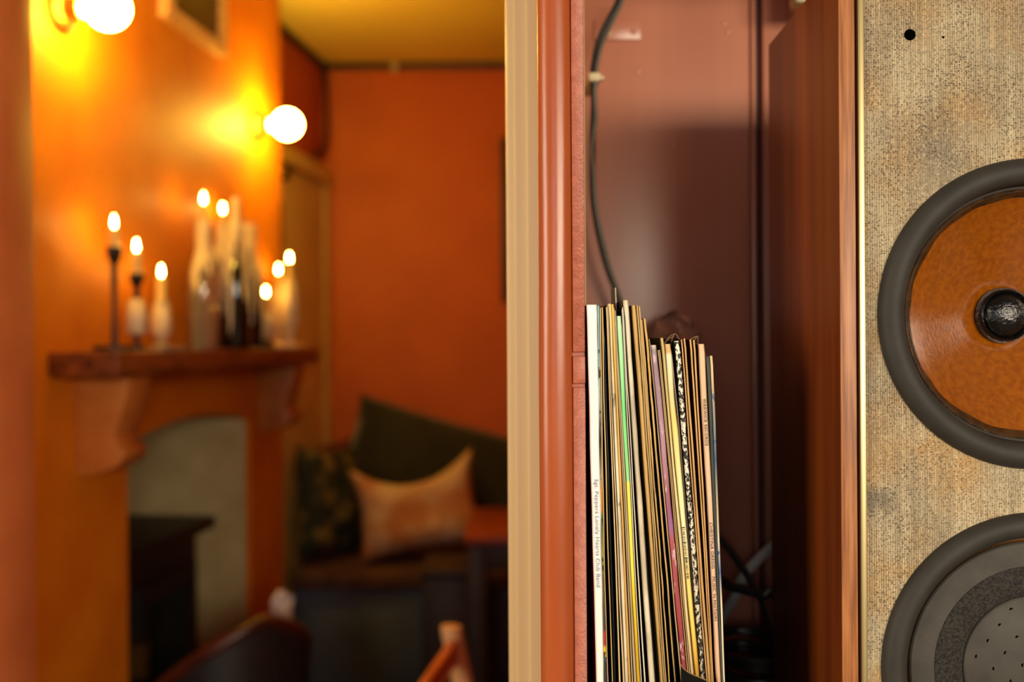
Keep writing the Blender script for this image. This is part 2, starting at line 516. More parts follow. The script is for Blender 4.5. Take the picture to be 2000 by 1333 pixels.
x0, x1 = sx(1641), sx(1672)
drv = at(2021, 613, DS); drv2 = at(2028, 1307, DS)
x_right = 2 * drv.x - x0
ztop = at(1506, 88, 0.842).z; zbot = ZB
DEPS = 0.187
sp = thing('loudspeaker', 'teak cased loudspeaker with a brown coned driver above a grey one', 'speaker', ((x0 + x_right) / 2, DS + 0.09, zbot))
t_ = x1 - x0
bm = B(); box(bm, (x0 + 0.0002, DS + 0.0008, zbot), (x1, DS + DEPS, ztop), 0.0006, yawxf); side = obj('side_panel', bm, M_wood_side, sp)
bm = B(); box(bm, (x0, DS - 0.0008, zbot), (x1, DS + 0.0008, ztop), 0.0004, yawxf); obj('lipping', bm, M_wood_edge, side)
bm = B(); box(bm, (x_right - t_, DS, zbot), (x_right, DS + DEPS, ztop), 0.0006, yawxf); obj('side_panel', bm, M_wood_side, sp)
bm = B(); box(bm, (x1, DS, ztop - 0.012), (x_right - t_, DS + DEPS, ztop), 0.0006, yawxf); obj('top_panel', bm, M_wood_side, sp)
bm = B(); box(bm, (x1, DS, zbot), (x_right - t_, DS + DEPS, zbot + 0.012), 0.0006, yawxf); obj('bottom_panel', bm, M_wood_side, sp)
bm = B(); box(bm, (x1, DS + DEPS - 0.012, zbot + 0.012), (x_right - t_, DS + DEPS - 0.002, ztop - 0.012), 0, yawxf); obj('back_panel', bm, M_black, sp)
g0, g1 = sx(1678), sx(1691)
for ga, gb in ((g0, g1), (x_right - (g1 - x0), x_right - (g0 - x0))):
    bm = B(); box(bm, (ga, DS - 0.0010, zbot + 0.014), (gb, DS + 0.008, ztop - 0.014), 0.0012); obj('brass_strip', bm, M_brass, sp)

# grille cloth baffle
mb = bpy.data.materials.new('speckled_baffle_cloth'); mb.use_nodes = True
nt = mb.node_tree; N = nt.nodes; L = nt.links; p = N['Principled BSDF']
tc = N.new('ShaderNodeTexCoord')


def noise_node(scale, detail=3.0, stretch=(1, 1, 1), rough=0.5):
    mp = N.new('ShaderNodeMapping'); mp.inputs['Scale'].default_value = stretch; L.new(tc.outputs['Object'], mp.inputs['Vector'])
    n = N.new('ShaderNodeTexNoise'); n.inputs['Scale'].default_value = scale; n.inputs['Detail'].default_value = detail; n.inputs['Roughness'].default_value = rough
    L.new(mp.outputs['Vector'], n.inputs['Vector']); return n.outputs['Fac']


def ramp(fac, stops):
    r = N.new('ShaderNodeValToRGB'); cr = r.color_ramp
    while len(cr.elements) < len(stops):
        cr.elements.new(0.5)
    for e, (pos, c) in zip(cr.elements, stops):
        e.position = pos; e.color = (*c, 1)
    L.new(fac, r.inputs['Fac']); return r.outputs['Color']


def mix(fac, a, b, typ='MIX'):
    m = N.new('ShaderNodeMix'); m.data_type = 'RGBA'; m.blend_type = typ
    if isinstance(fac, float):
        m.inputs['Factor'].default_value = fac
    else:
        L.new(fac, m.inputs['Factor'])
    for k, v in (('A', a), ('B', b)):
        s = [i for i in m.inputs if i.name == k and i.type == 'RGBA'][0]
        if isinstance(v, tuple):
            s.default_value = (*v, 1)
        else:
            L.new(v, s)
    return [o for o in m.outputs if o.type == 'RGBA'][0]


Wt = (1.0, 1.0, 1.0); Bk = (0.0, 0.0, 0.0)
c_base = mix(ramp(noise_node(26, 3), [(0.42, Bk), (0.62, Wt)]), lin((194, 177, 142)), lin((188, 152, 102)))
c_base = mix(ramp(noise_node(11, 4), [(0.46, Bk), (0.66, Wt)]), c_base, lin((146, 134, 114)))
vo = N.new('ShaderNodeTexVoronoi'); vo.inputs['Scale'].default_value = 640; vo.inputs['Randomness'].default_value = 0.62
L.new(tc.outputs['Object'], vo.inputs['Vector'])
speck = ramp(vo.outputs['Distance'], [(0.26, Wt), (0.58, Bk)])
dens = ramp(noise_node(30, 4), [(0.30, (0.40,) * 3), (0.62, (1.0,) * 3)])
c2 = mix(mix(1.0, speck, dens, 'MULTIPLY'), c_base, lin((54, 44, 33)))
light = ramp(noise_node(700, 1.0), [(0.55, Bk), (0.72, (0.6,) * 3)])
c3 = mix(light, c2, lin((220, 200, 162)))
streak = ramp(noise_node(330, 2.0, (1, 1, 0.02)), [(0.42, (0.30,) * 3), (0.6, Bk)])
c4 = mix(streak, c3, lin((104, 88, 66)))
wv = N.new('ShaderNodeTexWave'); wv.wave_type = 'BANDS'; wv.bands_direction = 'X'; wv.inputs['Scale'].default_value = 205; wv.inputs['Distortion'].default_value = 1.2
wv.inputs['Detail'].default_value = 2; wv.inputs['Detail Scale'].default_value = 3
L.new(tc.outputs['Object'], wv.inputs['Vector'])
rib = mix(1.0, ramp(wv.outputs['Fac'], [(0.15, (0.55,) * 3), (0.6, Bk)]), ramp(noise_node(9, 2), [(0.4, (0.25,) * 3), (0.6, Wt)]), 'MULTIPLY')
c4 = mix(rib, c4, lin((92, 78, 60)))
stain = ramp(noise_node(15, 5, (1, 1, 1)), [(0.60, Bk), (0.70, (0.7,) * 3)])
c5 = mix(stain, c4, lin((84, 76, 66)))
L.new(c5, p.inputs['Base Color']); p.inputs['Roughness'].default_value = 0.9
bp = N.new('ShaderNodeBump'); bp.inputs['Strength'].default_value = 0.5; bp.inputs['Distance'].default_value = 0.0006
L.new(noise_node(520, 2.0, (1, 1, 0.9)), bp.inputs['Height']); L.new(bp.outputs['Normal'], p.inputs['Normal'])

YBF = DS + 0.0022                       # baffle plane
R_D = 0.1028
# baffle plate with two round cut-outs
bm = B()
bx0, bx1 = g0 + 0.001, x_right - (g0 - x0) - 0.001
zc = [zbot + 0.013, (drv.z + drv2.z) / 2, ztop - 0.013]
for cen, za, zb in ((drv2, zc[0], zc[1]), (drv, zc[1], zc[2])):
    cen = Vector((cen.x, YBF, cen.z))
    inner, outer = [], []
    n = 96
    for i in range(n):
        a = 2 * math.pi * i / n
        ca, sa = math.cos(a), math.sin(a)
        inner.append(bm.verts.new((cen.x + (R_D - 0.002) * ca, YBF, cen.z + (R_D - 0.002) * sa)))
        tx = ((bx1 - cen.x) / ca if ca > 1e-9 else ((bx0 - cen.x) / ca if ca < -1e-9 else 1e9))
        tz = ((zb - cen.z) / sa if sa > 1e-9 else ((za - cen.z) / sa if sa < -1e-9 else 1e9))
        t = min(tx, tz)
        outer.append(bm.verts.new((cen.x + t * ca, YBF, cen.z + t * sa)))
    for i in range(n):
        j = (i + 1) % n
        bm.faces.new((inner[i], inner[j], outer[j], outer[i]))
    for xq, zq in ((bx0, za), (bx1, za), (bx0, zb), (bx1, zb)):
        near = sorted(range(n), key=lambda i: (outer[i].co - Vector((xq, YBF, zq))).length)[:2]
        cv = bm.verts.new((xq, YBF, zq))
        i, j = sorted(near)
        try:
            bm.faces.new((outer[i], outer[j], cv))
        except ValueError:
            pass
ext_ = bmesh.ops.extrude_face_region(bm, geom=bm.faces[:])
bmesh.ops.translate(bm, verts=[g for g in ext_['geom'] if isinstance(g, bmesh.types.BMVert)], vec=(0, 0.012, 0))
baffle = obj('baffle', bm, mb, sp, 30)
c = at(1777, 68, YBF)
bm = B(); lathe(bm, c, [(0.0, 0.0004), (0.0036, 0.0004), (0.0038, 0.0001), (0.0038, -0.002)], 'Y-', 20); obj('peg_hole', bm, M_hole, baffle)
bm = B(); lathe(bm, at(1842, 73, YBF), [(0.0, 0.0004), (0.0008, 0.0002), (0.0009, -0.001)], 'Y-', 10); obj('pin_hole', bm, M_hole, baffle)

# upper driver
mc = mat('brown_doped_cone', (152, 82, 11), (132, 68, 8), scale=260, rough=0.19, bump=0.10, bscale=420, coat=0.3, spec=0.6)
c = Vector((drv.x, YBF, drv.z))
pr = [(R_D, -0.002)]
for i in range(17):
    a = math.pi * i / 16
    pr.append((0.0941 + 0.0087 * math.cos(a), 0.0 + 0.0085 * math.sin(a)))
pr += [(0.0848, -0.0035), (0.0828, -0.0042), (0.0815, -0.0038)]
bm = B(); lathe(bm, c, pr, 'Y-', 128)
wf = obj('woofer', bm, M_rubber, sp, 60)
pr = []
for i in range(26):
    t = i / 25
    r = 0.0832 + (0.0150 - 0.0832) * t
    pr.append((r, -0.0036 - 0.040 * (t ** 0.80)))
bm = B(); lathe(bm, c, pr, 'Y-', 128); obj('cone', bm, mc, wf, 70)
bm = B(); lathe(bm, c, [(0.0834, -0.0030), (0.0822, -0.0034), (0.0806, -0.0058), (0.0790, -0.0073), (0.0780, -0.0082)], 'Y-', 160,
            lambda a, h: 1 + (0.012 * noise.noise(Vector((math.cos(a) * 5, math.sin(a) * 5, 1.0))) if h < -0.007 else 0))
obj('glue_line', bm, mat('dark_glue', (74, 48, 22), (40, 28, 16), scale=120, rough=0.22, bump=0.3, bscale=300), wf, 60)
hc = -0.036
pr = [(0.0196, hc - 0.004), (0.0190, hc + 0.000), (0.0180, hc + 0.0022), (0.0170, hc + 0.0028), (0.0162, hc + 0.0012), (0.0152, hc - 0.0008)]
bm = B(); lathe(bm, c, pr, 'Y-', 64); obj('cap_ring', bm, M_glossblack, wf, 60)
pr = [(0.0155, hc - 0.001)]
for i in range(1, 11):
    a = math.pi / 2 * i / 10
    pr.append((0.0153 * math.cos(a) if i < 10 else 0.0, hc - 0.001 + 0.0075 * math.sin(a)))
bm = B(); lathe(bm, c, pr, 'Y-', 64); obj('dust_cap', bm, M_glossblack, wf, 60)

# lower driver
c = Vector((drv2.x, YBF, drv2.z))
pr = [(R_D, -0.002)]
for i in range(17):
    a = math.pi * i / 16
    pr.append((0.0945 + 0.0083 * math.cos(a), 0.0 + 0.0080 * math.sin(a)))
pr += [(0.0856, -0.004), (0.0850, -0.0065)]
bm = B(); lathe(bm, c, pr, 'Y-', 128); pw = obj('passive_radiator', bm, M_rubber, sp, 60)
bm = B(); lathe(bm, c, [(0.0852, -0.006), (0.0835, -0.0064), (0.0823, -0.0040)], 'Y-', 128); obj('ledge', bm, M_brown_ring, pw, 60)
bm = B(); lathe(bm, c, [(0.0828, -0.0062), (0.0826, -0.0036), (0.0816, -0.0026), (0.0668, -0.0022), (0.066, -0.004)], 'Y-', 128); obj('flat_ring', bm, M_rubber2, pw, 40)
bm = B(); lathe(bm, c, [(0.0668, -0.0034), (0.065, -0.0026), (0.0485, -0.0026), (0.0468, -0.004)], 'Y-', 96); obj('flock_ring', bm, M_foam, pw, 40)
bm = B(); lathe(bm, c, [(0.0475, -0.0060), (0.0470, -0.0018), (0.0455, -0.0006), (0.0, 0.0004)], 'Y-', 96); ds = obj('perforated_disc', bm, M_rubber2, pw, 40)
bm = B(); lathe(bm, (0, 0, 0), [(0.0, 0.0003), (0.0014, 0.0002), (0.0017, -0.0004), (0.0017, -0.001)], 'Y-', 12)
hole_me = None
first = at(1976, 1192, YBF)
va = at(1976 - 22.5, 1192 + 30.5, YBF) - first; vb = at(1976 + 33.5, 1192 + 23.5, YBF) - first
bm.free()
for i in range(-6, 9):
    for j in range(-6, 9):
        q = first + va * i + vb * j
        if (q - Vector((c.x, q.y, c.z))).length > 0.0425:
            continue
        rr = (q - Vector((c.x, q.y, c.z))).length
        q.y = YBF + 0.0002 + 0.0010 * rr / 0.0455
        if hole_me is None:
            b2 = B(); lathe(b2, q, [(0.0, 0.0006), (0.0013, 0.0006), (0.0016, 0.0003), (0.0016, -0.001)], 'Y-', 12)
            h0 = obj('perforation', b2, M_hole, pw); hole_me = h0.data; q0 = q.copy()
        else:
            h = bpy.data.objects.new('perforation', hole_me); COL.objects.link(h); h.parent = pw; h.location = q - q0

# ------------------------------------------------------------------ records
GROUP = 'records standing in the cupboard'


def spine_mat(name, stops, noise_amt=0.0, nscale=120, rough=0.55, mottle=None, mstretch=(1, 1, 0.5), mscale=300, mthr=(0.5, 0.56)):
    """Printed spine: colour bands by height (metres above the plinth), most feet darkened for the dim light there, worn by noise."""
    if name in MATS:
        return MATS[name]
    m = bpy.data.materials.new(name); m.use_nodes = True
    nt = m.node_tree; N = nt.nodes; L = nt.links; p = N['Principled BSDF']; p.inputs['Roughness'].default_value = rough
    tc = N.new('ShaderNodeTexCoord'); sp_ = N.new('ShaderNodeSeparateXYZ'); L.new(tc.outputs['Object'], sp_.inputs[0])
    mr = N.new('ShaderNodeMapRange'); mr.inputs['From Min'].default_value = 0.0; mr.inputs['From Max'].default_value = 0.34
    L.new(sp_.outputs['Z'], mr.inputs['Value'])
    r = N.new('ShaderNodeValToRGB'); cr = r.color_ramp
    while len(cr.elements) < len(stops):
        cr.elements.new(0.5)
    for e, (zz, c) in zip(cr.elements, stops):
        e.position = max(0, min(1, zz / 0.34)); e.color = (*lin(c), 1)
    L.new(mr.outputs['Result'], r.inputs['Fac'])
    out = r.outputs['Color']

    def layer(out, col, scale, stretch, thr, amt):
        mp = N.new('ShaderNodeMapping'); mp.inputs['Scale'].default_value = stretch; L.new(tc.outputs['Object'], mp.inputs['Vector'])
        n = N.new('ShaderNodeTexNoise'); n.inputs['Scale'].default_value = scale; n.inputs['Detail'].default_value = 4
        L.new(mp.outputs['Vector'], n.inputs['Vector'])
        r2 = N.new('ShaderNodeValToRGB'); r2.color_ramp.elements[0].position = thr[0]; r2.color_ramp.elements[1].position = thr[1]
        r2.color_ramp.elements[1].color = (amt, amt, amt, 1)
        L.new(n.outputs['Fac'], r2.inputs['Fac'])
        mx = N.new('ShaderNodeMix'); mx.data_type = 'RGBA'
        L.new(r2.outputs['Color'], mx.inputs['Factor'])
        A = [i for i in mx.inputs if i.type == 'RGBA']
        L.new(out, A[0]); A[1].default_value = (*lin(col), 1)
        return [o for o in mx.outputs if o.type == 'RGBA'][0]
    if mottle:
        out = layer(out, mottle, mscale, mstretch, mthr, 1.0)
    if noise_amt:
        out = layer(out, (110, 84, 54), nscale, (1, 1, 0.15), (0.5, 0.75), noise_amt)
    L.new(out, p.inputs['Base Color'])
    MATS[name] = m
    return m


def zat(py):      # height above the plinth of a pixel row on the spines
    return at(1280, py, DP).z - ZR


def cover_mat(c):
    return mat('cover_%d_%d_%d' % c, c, tuple(int(v * 0.75) for v in c), scale=14, rough=0.45)


def spine_line(xt, yt, xb):
    """top pixel and bottom pixel (row 1333) of one edge -> function of z giving x"""
    a = at(xt, yt, DP); b = at(xb, 1333, DP)
    return lambda z: b.x + (a.x - b.x) * (z - b.z) / (a.z - b.z)


def sleeve(bm, xt0, xt1, yt, xb0, xb1, seed, yf=DP, depth=0.312, rag=0.0, bow=0.0, flat=False, squeeze=1.0):
    f0, f1 = spine_line(xt0, yt, xb0), spine_line(xt1, yt, xb1)
    zt = at(xt0, yt, DP).z
    n = 40
    rows = []
    for k in range(n + 1):
        z = ZR + (zt - ZR) * k / n
        a, b = f0(z), f1(z)
        wd = max(b - a, 0.0006)
        t = k / n
        wob = 0.00035 * noise.noise(Vector((seed * 3.1, z * 22, 0.3))) + bow * math.sin(math.pi * t)
        wob2 = 0.0002 * noise.noise(Vector((seed * 5.7, z * 30, 4.3)))
        a += wob; b = a + wd * (1 + (0.10 * noise.noise(Vector((seed, z * 40, 9.1))) if not flat else 0)) + wob2 * 0.3
        dy = 0.0007 * noise.noise(Vector((seed * 1.3, z * 18, 2.2))) + rag * abs(noise.noise(Vector((seed * 2.3, z * 120, 7.7))))
        if k == n:
            dy += 0.0015
        y = yf + dy
        r = min(wd * 0.45, 0.0014) if not flat else wd * 0.15
        zz = z if k < n else z - 0.0002
        rows.append([bm.verts.new(v) for v in ((a, y + depth, z), (a, y + r, zz), (a + r * 0.6, y + r * 0.15, zz), (b - r * 0.6, y + r * 0.15, zz), (b, y + r, zz), (b, y + depth, z))])
    for A, C in zip(rows, rows[1:]):
        for i in range(5):
            f = bm.faces.new((A[i], A[i + 1], C[i + 1], C[i]))
            f.material_index = 0 if i in (1, 2, 3) else 1
        f = bm.faces.new((A[5], A[0], C[0], C[5])); f.material_index = 1
    f = bm.faces.new(rows[-1]); f.material_index = 0
    f = bm.faces.new(rows[0][::-1]); f.material_index = 1
    return f0, f1, zt


def closed(label, xt0, xt1, yt, xb0, xb1, smat, cover, seed, rag=0.0, bow=0.0, yf=DP, name='record_sleeve'):
    bm = B(); f0, f1, zt = sleeve(bm, xt0, xt1, yt, xb0, xb1, seed, rag=rag, bow=bow, yf=yf)
    o = obj(name, bm, [smat, cover_mat(cover)], None, 50)
    tag(o, label, 'record', GROUP)
    return o


def opened(label, boards, smat, cover, seed, rag=0.0, sleeve_top=None, bow=0.0):
    """A sleeve seen at its open edge: two card boards with an inner bag between them."""
    (a0, a1, ya, b0, b1), (c0, c1, yc, d0, d1) = boards
    base = Vector((at((b0 + d1) / 2 + 12, 1333, DP).x, DP + 0.156, ZR))
    root = thing('record_sleeve', label, 'record', base, GROUP)
    ms = [smat, cover_mat(cover)]
    bm = B(); sleeve(bm, a0, a1, ya, b0, b1, seed, rag=rag, flat=True, bow=bow); obj('cover_board', bm, ms, root, 50)
    bm = B(); sleeve(bm, c0, c1, yc, d0, d1, seed + 0.37, rag=rag, flat=True, bow=bow * 0.6); obj('cover_board', bm, ms, root, 50)
    if c0 - a1 > 0.9 or d0 - b1 > 0.9:
        st = sleeve_top or (max(ya, yc) + 14)
        m1 = (a1 * 0.55 + c0 * 0.45); m2 = (b1 * 0.55 + d0 * 0.45)
        bm = B(); sleeve(bm, m1 - 0.6, m1 + 0.6, st, m2 - 0.6, m2 + 0.6, seed + 2.2, yf=DP + 0.03, flat=True, depth=0.27)
        obj('inner_bag', bm, [mat('shaded_bag_paper', (70, 60, 48), (30, 26, 22), scale=30, rough=0.8), cover_mat((20, 18, 16))], root, 50)  # bag darkened so the gap between the boards reads as deep shade
    return root


TAN = (206, 170, 104)


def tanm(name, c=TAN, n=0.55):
    return spine_mat(name, [(0.0, tuple(int(v * 0.9) for v in c)), (0.2, c), (0.33, c)], noise_amt=n, nscale=160)  # lower end a little darker: dim light low on the row put into colour


M_pep = spine_mat('white_spine', [(0, (236, 232, 222)), (0.2, (246, 244, 238)), (0.34, (246, 244, 238))], noise_amt=0.0)
pep = closed('white gatefold record spine with a long printed title, beside the red post', 1146, 1166.5, 595, 1165, 1180, M_pep, (96, 10, 12), 1)
pep['label'] = 'thick white record spine with fine grey title, first beside the red post'
# the picture board of the same gatefold
M_pic = spine_mat('picture_board', [(0.0, (40, 32, 26)), (zat(1295), (40, 40, 60)), (zat(1288), (70, 80, 150)), (zat(1282), (232, 190, 20)), (zat(1266), (240, 200, 30)), (zat(1262), (180, 40, 40)),
                                    (zat(1238), (200, 50, 40)), (zat(1230), (60, 52, 40)), (zat(1130), (120, 96, 60)), (zat(1090), (190, 180, 60)), (zat(1010), (70, 110, 60)), (zat(995), (214, 130, 20)),
                                    (zat(955), (230, 150, 30)), (zat(930), (206, 190, 150)), (zat(860), (40, 40, 36)), (zat(790), (170, 196, 196)), (zat(600), (150, 206, 214))],
                  mottle=(30, 40, 22), mscale=260, mstretch=(1, 1, 0.6), mthr=(0.56, 0.62))
bm = B(); sleeve(bm, 1167, 1170.5, 597, 1180.5, 1187, 1.4, yf=DP + 0.0012, flat=True)
obj('picture_board', bm, [M_pic, cover_mat((40, 46, 30))], pep, 50)

opened('thin tan sleeve edges with black gap, right of the white spine', ((1171.5, 1174, 601, 1188.5, 1190), (1175, 1177.5, 600, 1196.3, 1198.2)), tanm('tan_a'), (18, 16, 14), 2, bow=-0.0012)
closed('plain black record spine between tan edges near the white spine', 1179, 1183, 640, 1199, 1207, mat('black_spine', (30, 30, 30), (18, 18, 18), scale=60, stretch=(1, 1, 4), rough=0.3), (14, 14, 14), 3, yf=DP + 0.006)
opened('pair of thin cream card edges left of the mottled cream spine', ((1183.6, 1185.2, 600, 1209.5, 1212.6), (1186.0, 1187.2, 598, 1216, 1219)), tanm('tan_b', (222, 192, 136)), (22, 18, 14), 4)
M_mot = spine_mat('mottled_cream_spine', [(0, (214, 190, 146)), (0.2, (232, 220, 190)), (0.33, (222, 196, 130))], noise_amt=0.5, mottle=(120, 108, 88), mscale=70, mthr=(0.60, 0.66), mstretch=(1, 1, 0.6))
closed('mottled cream record spine with grey scuffs and a lumpy top', 1187.6, 1194, 593, 1219.6, 1228.6, M_mot, (150, 130, 90), 5, rag=0.0012)
closed('thin mustard yellow sleeve edge against the mottled cream spine', 1194.4, 1198.6, 594, 1229, 1232.6, spine_mat('mustard', [(0, (196, 150, 80)), (0.2, (226, 178, 88)), (0.33, (232, 188, 84))], 0.3), (200, 150, 60), 6)
opened('bent grey paper sleeve edges left of the green and yellow spine', ((1199, 1200.2, 601, 1233.2, 1235.6), (1201.0, 1202.6, 606, 1237.6, 1242)), tanm('tan_c', (190, 164, 120)), (60, 50, 40), 7, bow=0.0006)
M_gy = spine_mat('green_yellow_spine', [(0, (170, 120, 14)), (zat(1270), (206, 164, 10)), (zat(1150), (250, 208, 10)), (zat(1120), (252, 226, 70)), (zat(945), (252, 232, 84)), (zat(938), (148, 222, 140)), (zat(800), (120, 220, 128)), (zat(640), (190, 240, 184)), (zat(612), (206, 238, 200))], noise_amt=0.05)  # yellow deepens at the foot: the low light there is painted in
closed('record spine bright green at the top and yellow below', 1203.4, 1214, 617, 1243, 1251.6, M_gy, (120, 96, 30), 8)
opened('narrow white card edges with a paper bag poking up behind the green spine', ((1214.4, 1215.2, 604, 1252.4, 1254.2), (1215.6, 1216.4, 600, 1258.6, 1261.4)), tanm('white_a', (226, 214, 190), 0.2), (24, 22, 20), 9, bow=-0.0004)
# the needle of paper standing above the green spine
bm = B(); sleeve(bm, 1209.6, 1212.0, 557, 1232, 1235, 9.9, yf=DP + 0.03, flat=True, depth=0.03)
tag(obj('paper_bag', bm, [tanm('bag_edge', (200, 190, 164), 0.2), cover_mat((70, 56, 46))]), 'narrow grey paper bag edge standing tallest, above the green spine', 'paper sleeve')
M_cg = spine_mat('cream_grey_spine', [(0, (150, 126, 92)), (0.12, (206, 190, 156)), (0.24, (196, 182, 156)), (0.33, (206, 192, 150))], noise_amt=0.4, mottle=(226, 212, 182), mscale=60, mthr=(0.5, 0.62))  # darkest stop at the foot stands for shade on the lower spine
closed('worn grey cream record spine, tallest flat top right of the green spine', 1217, 1227, 586, 1268, 1279, M_cg, (70, 60, 46), 10)
closed('black sleeve added to fill the dark gap between grey cream and tan spines', 1229, 1233, 640, 1281, 1289, mat('black_gap_fill', (26, 26, 25), (16, 16, 16), scale=40, rough=0.4), (12, 14, 13), 11, yf=DP + 0.010)  # filler sleeve, black for the shaded gap between its neighbours
closed('tan card spine with a ragged folded top, left of a torn one', 1234, 1243, 596, 1290, 1296, tanm('tan_d', (202, 162, 92)), (120, 92, 54), 12, rag=0.0014)
opened('tan layered sleeve edges with a split top corner', ((1243.6, 1246.2, 596, 1296.6, 1298.6), (1247, 1250, 598, 1300, 1302.4)), tanm('tan_e', (196, 160, 98)), (80, 60, 36), 13, rag=0.0015)
opened('torn tan sleeve with ragged brown edges over a black gap', ((1251, 1255, 624, 1305.6, 1308), (1257.4, 1262, 622, 1317.6, 1320)), tanm('tan_f', (204, 162, 88)), (22, 18, 14), 14, rag=0.004, bow=0.0005)
closed('black record spine left of the maroon one', 1264, 1267.4, 655, 1321.5, 1328, mat('black_spine3', (30, 28, 25), (18, 17, 15), scale=40, rough=0.4), (14, 13, 12), 15, yf=DP + 0.008)
closed('thin cream card edge hugging the maroon spine', 1268, 1269.6, 662, 1329.6, 1332, tanm('tan_g', (216, 182, 124)), (30, 22, 18), 16, rag=0.001)
M_ma = spine_mat('maroon_spine', [(0, (96, 26, 34)), (zat(1240), (150, 50, 58)), (zat(1060), (172, 76, 82)), (zat(1030), (150, 96, 140)), (zat(1000), (150, 84, 120)), (zat(960), (160, 96, 104)), (zat(880), (176, 132, 150)), (zat(720), (150, 120, 136)), (zat(684), (150, 136, 144)), (zat(674), (232, 216, 204))],  # maroon foot darkened to show the shade low on the row
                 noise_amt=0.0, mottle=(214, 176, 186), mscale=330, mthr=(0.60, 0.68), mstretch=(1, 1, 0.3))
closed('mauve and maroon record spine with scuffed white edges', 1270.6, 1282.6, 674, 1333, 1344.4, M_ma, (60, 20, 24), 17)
opened('small tan sleeve edges sunk between the maroon and yellow spines', ((1285.4, 1287, 684, 1345.2, 1346.6), (1288, 1289.6, 683, 1348, 1349.4)), tanm('tan_h', (200, 164, 100)), (40, 32, 24), 18)
closed('slim cream record spine left of the yellow spine', 1290.4, 1295.6, 660, 1350, 1356.6, spine_mat('slim_cream', [(0, (200, 166, 116)), (0.15, (236, 216, 164)), (0.3, (206, 180, 110)), (0.33, (212, 184, 104))], 0.3), (110, 90, 60), 19)
M_ye = spine_mat('yellow_spine', [(0, (190, 134, 30)), (zat(1300), (214, 160, 40)), (zat(1230), (244, 208, 92)), (zat(1130), (246, 216, 120)), (zat(1060), (252, 242, 190)), (zat(960), (250, 238, 170)), (zat(820), (236, 214, 120)), (zat(740), (238, 226, 176)), (zat(694), (240, 228, 190)), (zat(688), (214, 170, 104)), (zat(672), (222, 182, 120))], noise_amt=0.18)  # lowest stops dulled for the dim light near the plinth
yel = closed('yellow record spine with a row of small dark lettering', 1297, 1309.6, 672, 1358, 1367, M_ye, (150, 120, 60), 20, rag=0.0006)
closed('wavy grey pink paper edge right of the yellow spine', 1311, 1314.6, 684, 1367.4, 1369.4, tanm('paper_g', (176, 150, 130), 0.4), (70, 56, 48), 21, bow=0.0010, yf=DP + 0.004)
M_bw = spine_mat('black_white_spine', [(0, (150, 140, 118)), (0.15, (232, 222, 200)), (0.33, (242, 236, 222))], 0.1, mottle=(16, 16, 14), mscale=560, mthr=(0.48, 0.52), mstretch=(1, 1, 0.7))  # grey foot stop is painted shade under the speckled print
closed('record spine speckled all over in black and white', 1318, 1327.6, 666, 1369.8, 1378.6, M_bw, (24, 20, 18), 22)
opened('brown sleeve edges right of the black and white spine', ((1330.6, 1333, 663, 1379.4, 1382), (1335.4, 1338.6, 661, 1383, 1388)), tanm('tan_i', (204, 156, 90)), (90, 50, 32), 23, rag=0.0006)
opened('brown sleeve with a rounded folded top, left of the pink beige spine', ((1347, 1350.4, 663, 1388.6, 1390.6), (1354, 1357.6, 664, 1391.2, 1393.6)), tanm('tan_j', (210, 162, 92)), (70, 34, 24), 24, rag=0.0008, bow=0.0005)
closed('thin red brown sleeve edge left of the pink beige spine', 1360.0, 1362.6, 690, 1395.0, 1397.6, tanm('redbrown', (110, 44, 32), 0.2), (70, 16, 14), 25, yf=DP + 0.006)
M_cg2 = spine_mat('pink_beige_spine', [(0, (206, 160, 120)), (0.15, (232, 192, 160)), (0.33, (228, 186, 140))], 0.15)
chris = closed('pink beige record spine with black capital lettering', 1364.4, 1377, 672, 1399, 1408.8, M_cg2, (96, 14, 14), 26)
root = opened('dark green sleeve with a worn cream and blue edge, last on the right', ((1379.4, 1386, 696, 1409.4, 1412.6), (1387.4, 1392.4, 695, 1413.2, 1416.4)), spine_mat('green_dark', [(0, (90, 86, 68)), (0.1, (36, 50, 44)), (0.33, (28, 40, 38))], 0.2), (26, 34, 34), 27)
M_bl = spine_mat('worn_blue_edge', [(0, (206, 186, 150)), (zat(1180), (226, 206, 176)), (zat(1120), (60, 96, 150)), (zat(1060), (214, 204, 184)), (zat(1000), (190, 168, 128)), (zat(900), (60, 90, 120)), (zat(800), (150, 150, 140)), (zat(740), (216, 190, 140)), (0.33, (222, 186, 120))], 0.2, mottle=(50, 86, 140), mscale=160, mthr=(0.6, 0.64))
[ch for ch in root.children if ch.name.startswith('cover_board')][1].data.materials[0] = M_bl


def spine_text(body, parent, xt0, xt1, yt, xb0, xb1, py0, py1, material, frac=0.6, width_px=None, off=0.0):
    """lettering running down a spine between two pixel rows"""
    f0, f1 = spine_line(xt0, yt, xb0), spine_line(xt1, yt, xb1)
    za, zb = at(1200, py0, DP).z, at(1200, py1, DP).z
    me = text_mesh(body, 1.0, 'lettering')
    xs = [v.co.x for v in me.vertices]; lo, hi = min(xs), max(xs)
    ys = [v.co.y for v in me.vertices]; ylo, yhi = min(ys), max(ys)
    wd = (f1(za) - f0(za)) * frac
    offp = root_loc(parent)
    for v in me.vertices:
        t = (v.co.x - lo) / (hi - lo)
        z = za + (zb - za) * t
        mid = (f0(z) + f1(z)) / 2 + off
        u = (v.co.y - (ylo + yhi) / 2) / (yhi - ylo)
        v.co = Vector((mid + u * wd, DP - 0.0009 - v.co.z * 1.0, z)) - offp
    me.materials.append(material)
    o = bpy.data.objects.new('lettering', me); COL.objects.link(o); o.parent = parent
    return o


